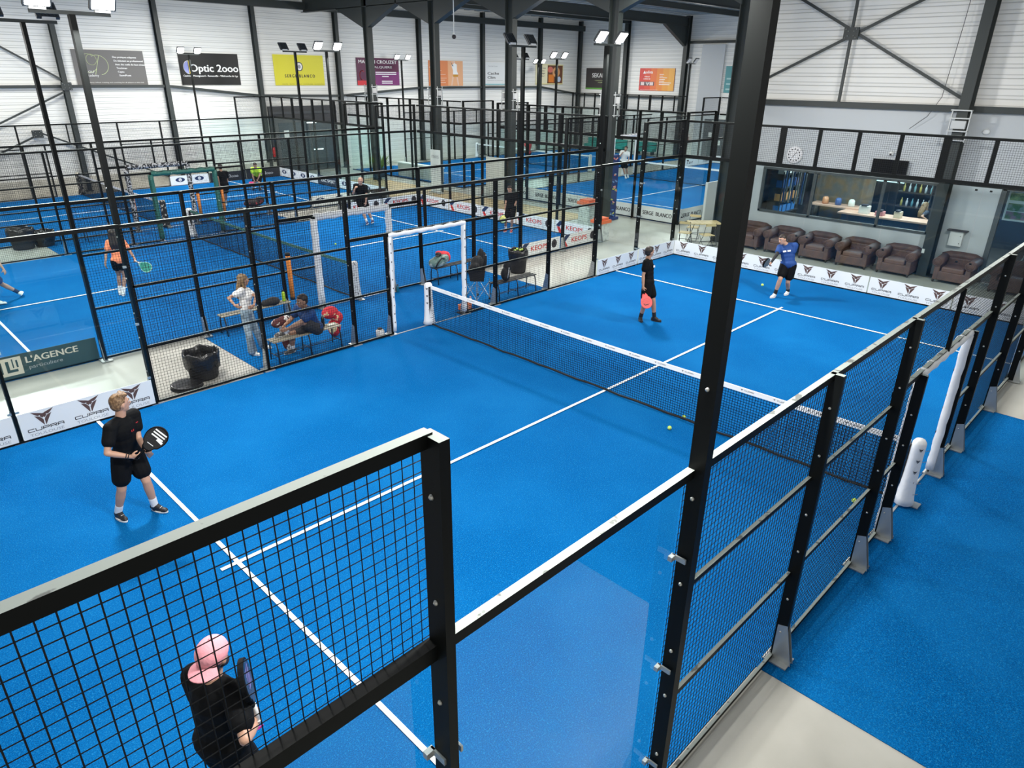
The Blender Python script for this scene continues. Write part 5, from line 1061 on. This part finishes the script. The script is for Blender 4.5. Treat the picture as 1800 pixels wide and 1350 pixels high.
    # face details
    for e in(-1,1):
        o=MB().sph(hp(.077,e*.031,.012),(.012*sh,.014*sh,.009*sh),mat('eye_white',(.75,.73,.7),.3),10,6,MHd).build('eye',None,t,True)
        MB().sph(hp(.086,e*.031,.012),(.005*sh,.007*sh,.007*sh),INK,8,6,MHd).build('iris',None,o,True)
        if hair and not bald: MB().tube([hp(.078,e*.05,.034),hp(.088,e*.034,.040),hp(.09,e*.016,.036)],.0045*sh,5,hair).build('eyebrow',None,t,True)
    MB().sph(hp(.092,0,-.052),(.008*sh,.02*sh,.006*sh),mat('lips',(.42,.14,.12),.5),10,6,MHd).build('lips',None,t,True)
    # shirt
    b=MB(); g=.018 if female else .034
    for c,r,M in chest[0 if not longpants else 1:]: b.sph(c,tuple((q+g)*s for q in r),None,14,10,M)
    if not longpants: b.sph(P(.04),((.118+g)*s*w,(.178+g)*s*w,.13*s),None,14,10,MH); b.sph(P(-.04),((.110+g)*s*w,(.172+g)*s*w,.09*s),None,14,10,MH)
    for k in'lr':
        q=1 if female else 1.13; b.cone(P(1.0,-.015),J[k+'s']+U*.012,.066*s,.074*s*w*q); b.cone(J[k+'s'],J[k+'s'].lerp(J[k+'e'],sleeve),.073*s*w*q,.070*s*w*q)
        if armsleeve==k:
            a=MB(); a.cone(J[k+'s'].lerp(J[k+'e'],.4),J[k+'e'],.055*s,.043*s); a.cone(J[k+'e'],J[k+'w'],.046*s,.031*s); remesh(a,'arm_sleeve',BAGB,t,vox,3)
    remesh(b,'shirt',shirt,t,vox,5)
    if logo: logo(t,P,F,L,U,s,w)
    # shorts / trousers
    b=MB(); b.sph(P(.0),(.128*s*w,.172*s*w,.13*s),None,14,10,MH)
    for k in'lr':
        Hp,Kn,An=J[k+'hip'],J[k+'k'],J[k+'a']
        if longpants:
            b.cone(Hp,Kn,.098*s,.078*s); b.cone(Kn,Kn.lerp(An,.6),.078*s,.088*s); b.cone(Kn.lerp(An,.6),An+Vector((0,0,.01)),.088*s,.105*s)
        else: q=1 if female else 1.12; b.cone(Hp,Hp.lerp(Kn,.35),.108*s*w*q,.108*s*w*q); b.cone(Hp.lerp(Kn,.35),Hp.lerp(Kn,.66 if not female else .42),.108*s*w*q,.103*s*w*q)
    remesh(b,'trousers' if longpants else 'shorts',shorts,t,vox,4)
    for k in'lr':
        An,To,He,Kn=J[k+'a'],J[k+'t'],J[k+'l'],J[k+'k']
        if sock and not longpants:
            a=MB(); a.cone(An.lerp(Kn,.30),An,.050*s,.047*s); remesh(a,'sock',sock,t,vox,2)
        d=(To-He).normalized(); up=(Kn-An).normalized(); up=(up-d*up.dot(d)).normalized(); lf=up.cross(d)
        dn=-up; M=Matrix((d,lf,up)).transposed(); C0=An-up*.045*s
        a=MB(); a.sph(C0-d*.035*s+up*.012*s,(.05*s,.038*s,.046*s),None,12,8,M); a.sph(C0+d*.05*s+up*.0*s,(.085*s,.043*s,.042*s),None,12,8,M); a.sph(C0+d*.125*s-up*.006*s,(.065*s,.042*s,.03*s),None,12,8,M); a.cone(An+up*.005*s,C0,.047*s,.05*s); a.cone(An+up*.0*s,C0+d*.08*s+up*.01*s,.046*s,.036*s)
        so=remesh(a,'shoe',shoe,t,min(vox,.01),3)
        a=MB(); pr=[]
        for q in range(20):
            th=2*math.pi*q/20; x=.05+.138*math.cos(th); y=(.046+.006*math.cos(th))*math.sin(th)*(1-.12*math.cos(2*th)); pr.append(C0+d*x*s+lf*y*s-up*.038*s)
        a.prism(pr,up*.020*s,sole); a.build('sole',None,so)
        a=MB()
        for q in range(4): a.tube([C0+d*(.03+.022*q)*s+lf*.02*s+up*(.044-.004*q)*s,C0+d*(.036+.022*q)*s+up*(.05-.004*q)*s,C0+d*(.03+.022*q)*s-lf*.02*s+up*(.044-.004*q)*s],.003*s,5,sole)
        a.build('laces',None,so)
    # hair
    if hair and not bald:
        b=MB(); b.sph(hp(-.024,0,.036),(.096*sh,.084*sh,.096*sh),None,16,12,MHd); b.sph(hp(-.05,0,-.01),(.062*sh,.076*sh,.07*sh),None,14,10,MHd)
        if hairstyle=='quiff':
            for q in range(7): b.cone(hp(-.02+.01*q,-.05+.017*q,.11),hp(.055,-.05+.017*q,.118-.006*abs(q-3)),.024*sh,.017*sh)
        if hairstyle=='short': b.sph(hp(.02,0,.085),(.062*sh,.062*sh,.035*sh),None,12,8,MHd)
        if hairstyle=='long':
            b.sph(hp(.0,0,.05),(.088*sh,.088*sh,.075*sh),None,14,10,MHd)
            for e in(-.05,0,.05): b.cone(hp(-.06,e,.0),hp(-.125,e*1.3,-.22),.05*sh,.044*sh); b.cone(hp(-.125,e*1.3,-.22),hp(-.13,e*1.2,-.36),.044*sh,.022*sh)
            for e in(-1,1): b.cone(hp(.01,e*.075,.02),hp(.0,e*.095,-.18),.028*sh,.028*sh); b.cone(hp(.0,e*.095,-.18),hp(.04,e*.1,-.36),.028*sh,.014*sh)
        remesh(b,'hair',hair,t,min(vox,.009),3)
    if bald and hair:
        b=MB(); b.sph(hp(-.02,0,.005),(.094*sh,.081*sh,.075*sh),None,14,10,MHd); remesh(b,'stubble',hair,t,.009,2)
    if cap=='back':
        b=MB(); b.sph(hp(-.016,0,.040),(.110*sh,.092*sh,.098*sh),None,20,12,MHd); co=remesh(b,'cap',PINK,t,.008,2)
        a=MB(); vs=[]; n=10
        for i in range(n+1):
            th=-1.15+2.3*i/n
            for rr,dz in((.092,-.005),(.135,-.03),(.168,-.055)): vs.append(hp(-.02-rr*math.cos(th),rr*.62*math.sin(th)*1.1,dz+.012*math.cos(th)))
        nv=len(vs); vs2=[v-hu*.006 for v in vs]; Fc=[(i*3+j,i*3+j+1,(i+1)*3+j+1,(i+1)*3+j) for i in range(n) for j in range(2)]
        a.add(vs+vs2,Fc+[tuple(q+nv for q in f[::-1]) for f in Fc],PINK); bo=a.build('cap_brim',None,co,True)
        MB().sph(hp(-.02,0,.138),.008*sh,PINK,8,6).build('cap_button',None,co,True)
        a=MB(); 
        for e in(-1,1): a.sph(hp(-.07,e*.06,.09),.006*sh,mat('eyelet',(.25,.1,.1),.6),6,4)
        a.build('eyelets',None,co)
        b=MB(); b.sph(hp(-.04,0,-.045),(.06*sh,.066*sh,.045*sh),None,12,8,MHd); remesh(b,'hair',hair,t,.008,2)
        b=MB(); b.sph(hp(.045,0,-.075),(.05*sh,.062*sh,.045*sh),None,12,8,MHd); b.sph(hp(.01,.0,-.05),(.05*sh,.071*sh,.05*sh),None,12,8,MHd); remesh(b,'beard',hair,t,.008,2)
    return t
PINK=mat('pink_cloth',(.80,.33,.38),.8,bump=(60,.3))
BLK=mat('black_sportswear',(.0035,.004,.005),.8,bump=(14,.5),spec=.15); BLU=mat('blue_sportswear',(.004,.045,.20),.75,bump=(14,.5)); NVY=mat('navy_sportswear',(.008,.045,.16),.75,bump=(14,.5))
ORG=mat('orange_top',(.95,.28,.13),.75,bump=(20,.4)); WHT=mat('white_top',(.78,.77,.75),.8,bump=(14,.5)); JNS=mat('pale_jeans',(.20,.28,.34),.85,noise=(9,(.32,.40,.46),.4,.6))
HBR=mat('brown_hair',(.11,.055,.022),.6,noise=(40,(.26,.155,.075),.45,.6)); HDK=mat('dark_hair',(.022,.014,.011),.55); HBL=mat('dark_blonde_hair',(.26,.165,.08),.55,noise=(30,(.16,.10,.05),.4,.6))
SBK=mat('black_shoe',(.012,.012,.014),.5); SWH=mat('white_shoe',(.75,.76,.72),.5); SRD=mat('red_shoe',(.55,.05,.04),.5); SOLW=mat('white_sole',(.8,.8,.78),.6); SOLB=mat('dark_sole',(.03,.03,.03),.6); SOCW=mat('white_sock',(.8,.8,.8),.8); SOCB=mat('black_sock',(.012,.012,.012),.8); SNV=mat('navy_shoe',(.03,.03,.12),.5)
def marks(items):
    def f(t,P,F,L,U,s,w):
        k=MB()
        for a,l,h,wd,m in items: 
            c=P(a,0,l)+F*(.139*w*s if abs(l)<.05 else (.136-.35*(abs(l)-.05))*w*s); ux=(L*1.0).normalized()
            k.add([c+ux*x*wd/2*s+U*y*h/2*s+F*.006 for x,y in((-1,-1),(1,-1),(1,1),(-1,1))],[(0,1,2,3)],m)
        k.build('shirt_print',None,t)
    return f
P1T=person('p1','young man in black shirt and shorts holding a black racket at the left',SK1,BLK,BLK,SOCW,SBK,SOLW,HBR,.0075,hairstyle='quiff',grip=('r',),relax=.55,logo=marks([(.76,-.012,.03,.01,REDINK),(.76,.014,.03,.01,REDINK),(.88,.1,.012,.035,REDINK)]))
person('p2','man in a backwards pink cap and black shirt behind the near mesh',SK1,BLK,BLK,SOCB,SBK,SOLB,HDK,.0075,sleeve=.6,grip=('r',),cap='back',bald=False,hairstyle='none',build=1.06)
person('p3','man in black shirt and shorts with a red racket beyond the net',SK2,BLK,BLK,SOCB,SBK,SOLB,HDK,.0095,grip=('r',),logo=marks([(.74,.0,.05,.2,WHITEINK)]))
person('p4','player in blue shirt and black shorts bent over the bouncing ball',SK1,BLU,BLK,SOCB,SWH,SOLW,HDK,.0095,grip=('r',),armsleeve='r',logo=marks([(.7,-.05,.04,.08,WHITEINK),(.7,.06,.04,.08,WHITEINK)]))
person('p5','woman in orange top and black shorts walking away with a green racket',SK2,ORG,BLK,SOCW,SWH,SOLW,HDK,.012,hairstyle='long',female=True,grip=('r',))
person('p6','player at the left edge of the photo with one leg stretched out behind',SK1,NVY,NVY,mat('navy_sock',(.02,.03,.07),.8),SWH,SOLW,HDK,.013)
person('w7','woman in white top and wide pale jeans with hand on hip',SK2,WHT,JNS,None,SWH,SOLW,HBL,.010,hairstyle='long',female=True,longpants=True,sleeve=.45)
person('p8','seated man in dark blue shirt tying his shoe on the near bench',SK3,NVY,mat('grey_shorts',(.03,.03,.035),.8),SOCW,mat('grey_shoe',(.12,.11,.10),.5),SOLW,HDK,.010,build=1.1)
person('p9','bald man in black polo standing on the second court behind the fence',SK1,BLK,BLK,SOCW,SNV,SOLW,mat('shaved_stubble',(.30,.19,.14),.6),.013,bald=True,grip=('r',),build=1.05)
person('p10','man in black with red shoes and a yellow racket near the right heavy column',SK2,BLK,BLK,SOCW,SRD,SOLW,HDK,.013,grip=('r',))
person('p11','man in black shirt seen from behind on the third court',SK2,BLK,BLK,SOCW,SWH,SOLW,HDK,.014)
person('p12','crouching player in lime yellow shirt on the third court',SK2,mat('lime_shirt',(.45,.72,.04),.7),BLK,SOCW,SBK,SOLB,HDK,.014,grip=('r',))
# woman behind the bar counter (upper body over the counter), built standing
PPL['w13']={k:[v[0]-PPL['w7']['pel'][0]+16.35,v[1]-PPL['w7']['pel'][1]-.35,v[2]] for k,v in PPL['w7'].items() if k not in('s','f','hf')}; PPL['w13'].update({'s':PPL['w7']['s'],'f':PPL['w7']['f'],'hf':PPL['w7']['hf']})
person('w13','woman with long hair in a dark top standing behind the bar counter',SK1,mat('grey_top',(.05,.06,.08),.8),JNS,None,SWH,SOLW,HBL,.014,hairstyle='long',female=True,longpants=True)
for key,dx,dy,lab,c in(('p11',19.5,1.0,'distant person in red behind the fences of the farthest court',(.5,.03,.04)),('p9',18.0,1.2,'distant player in white on the back court behind the posts',(.7,.7,.68))):
    k2=key+'far'; PPL[k2]={k:[v[0]+dx,v[1]+dy,v[2]] for k,v in PPL[key].items() if k not in('s','f','hf')}; PPL[k2].update({'s':PPL[key]['s'],'f':PPL[key]['f'],'hf':PPL[key]['hf']})
    person(k2,lab,SK2,mat('far_'+key,c,.8),BLK,SOCW,SWH,SOLW,HDK,.02)
RK2H=tuple(PPL['p2']['rh']); RK2C=tuple(PPL['p2']['rkc']); RK2N=Vector((.95,-.5,.1))
pw=Vector(PPL['p1']['rw']); pe=Vector(PPL['p1']['re'])
for k_ in(.02,.045):
    c_=pw+(pe-pw).normalized()*k_; b_=MB(); q_=[]; d_=(pe-pw).normalized(); u_=d_.orthogonal().normalized(); v_=d_.cross(u_)
    b_.tube([c_+(u_*math.cos(i*.524)+v_*math.sin(i*.524))*.031 for i in range(12)],.006,6,BAGB,False,True)
    b_.build('wristband',None,P1T,True)
# ---- rackets
def racket(H,Cn,nrm,face,edge,grip,label,ink=None,decor=None):
    """H: hand, Cn: head centre"""
    H=Vector(H); Cn=Vector(Cn); d=(Cn-H).normalized(); n=Vector(nrm); n=(n-d*n.dot(d)).normalized(); sd=d.cross(n)
    t=thing('padel_racket',label,'racket',tuple(H)); 
    def outline(k,off): 
        r=[]
        for q in range(32):
            a=2*math.pi*q/32; x=.148*math.cos(a); y=.128*math.sin(a)*(1+.06*math.cos(a))
            if math.cos(a)<-.55: y*=1-.42*((-math.cos(a)-.55)/.45); x=-.148-.04*((-math.cos(a)-.55)/.45)*.9 if math.cos(a)<-.8 else x-.012
            r.append(Cn+d*x*k+sd*y*k+n*off)
        return r
    MB().prism(outline(1,-.019),n*.038,edge).build('frame',None,t,False,.006)
    for s in(-1,1):
        b=MB(); o=outline(.90,s*.0196); b.poly(o if s>0 else o[::-1],face); fc=b.build('face',None,t)
        k=MB()
        for i in range(-3,4):
            for j in range(-2,4):
                if (i*i)/11+(j*j)/10<1 :
                    c=Cn+d*(j*.03-.01)+sd*i*.028+n*s*.0202; k.add([c+d*.006*math.cos(a)+sd*.006*math.sin(a) for a in [x*math.pi/4*s for x in range(8)]],[tuple(range(8))],INK)
        k.build('drill_holes',None,fc)
        if decor: 
            k=MB()
            for a0,b0,a1,b1,w_,m in decor:
                p=Cn+d*a0+sd*b0*s+n*s*.0206; q=Cn+d*a1+sd*b1*s+n*s*.0206; v=(q-p).normalized().cross(n)*w_/2; k.poly([p-v,q-v,q+v,p+v],m)
            k.build('racket_print',None,fc)
    b=MB(); 
    for e in(-1,1): b.tube([Cn-d*.15+sd*e*.055,Cn-d*.2+sd*e*.02],.013,8,edge)
    b.build('throat',None,t,True)
    MB().tube([Cn-d*.195,Cn-d*.20-d*.0,H-d*.035],[.014,.016,.017],10,grip).build('handle',None,t,True)
    MB().lathe([(.012,0),(.02,.004),(.02,.014),(.01,.018)],(0,0,0),12,grip).xf(Matrix.Translation(H-d*.045)@d.to_track_quat('Z','Y').to_matrix().to_4x4()).build('butt_cap',None,t,True)
    return t
cdir=lambda p:(CAMP-Vector(p)).normalized()
racket((-7.373,1.386,1.016),(-7.156,1.322,1.213),cdir((-7.1,1.3,1.2))+Vector((.1,0,.1)),mat('racket_black',(.012,.012,.013),.35),BLK,BLK,'black racket with white print held by the young man at the left',
  decor=[(.09-.035*i,-.07,.09-.035*i,.085,.018,WHITEINK) for i in range(3)]+[(.0,.02,-.01,.1,.03,WHITEINK),(-.09,-.04,-.09,.04,.008,WHITEINK)])
racket(RK2H,RK2C,RK2N,mat('racket_navy',(.01,.012,.03),.3),BLK,WHITEINK,'dark racket with violet print held up by the man in the pink cap',decor=[(.08-.03*i,-.05,.08-.03*i,.06,.012,mat('violet_print',(.25,.18,.45),.5)) for i in range(5)])
t=MB().tube([(RK2H[0]-.01+.03*math.cos(a*.63),RK2H[1]-.02+.02*math.sin(a*.63),RK2H[2]-.09-.03*math.sin(a*.63)) for a in range(10)],.004,6,mat('magenta_cord',(.5,.02,.25),.5),False,True).build('wrist_cord',None,None,True); tag(t,'magenta wrist cord hanging from the racket of the man in pink cap','cord')
racket(PPL['p3']['rh'],(PPL['p3']['rh'][0]-.02,PPL['p3']['rh'][1]-.125,.545),cdir((3.6,1.7,.5)),mat('racket_coral',(.95,.10,.09),.4),mat('racket_coral',(0,0,0)),BLK,'coral red racket hanging from the hand of the man in black',decor=[(.06,-.04,.06,.05,.014,INK),(.06,.05,.02,.07,.014,INK)])
racket((7.728,.762,.839),(7.452,.73,.952),Vector((.2,1,.25)),mat('racket_grey',(.12,.16,.18),.35),BLK,WHITEINK,'grey racket held edge-on by the player in blue')
racket((-3.858,11.806,.876),(-3.72,11.58,.74),cdir((-3.8,11.5,.8)),mat('racket_green',(.02,.30,.22),.4),mat('racket_mint',(.35,.62,.55),.4),WHITEINK,'green racket with a pale rim held by the woman in orange')
racket((8.369,11.091,.733),(8.219,11.016,.484),cdir((8.2,11,.5)),mat('racket_yellow',(.55,.55,.06),.4,noise=(8,(.1,.25,.1),.5,.55)),BLK,WHITEINK,'yellow green racket held low by the man with red shoes')
racket((6.2,25.9,.45),(5.98,25.72,.36),cdir((6,25.7,.4)),mat('racket_pink',(.8,.05,.2),.4),mat('racket_pink',(0,0,0)),WHITEINK,'pink racket held by the crouching player in lime yellow')
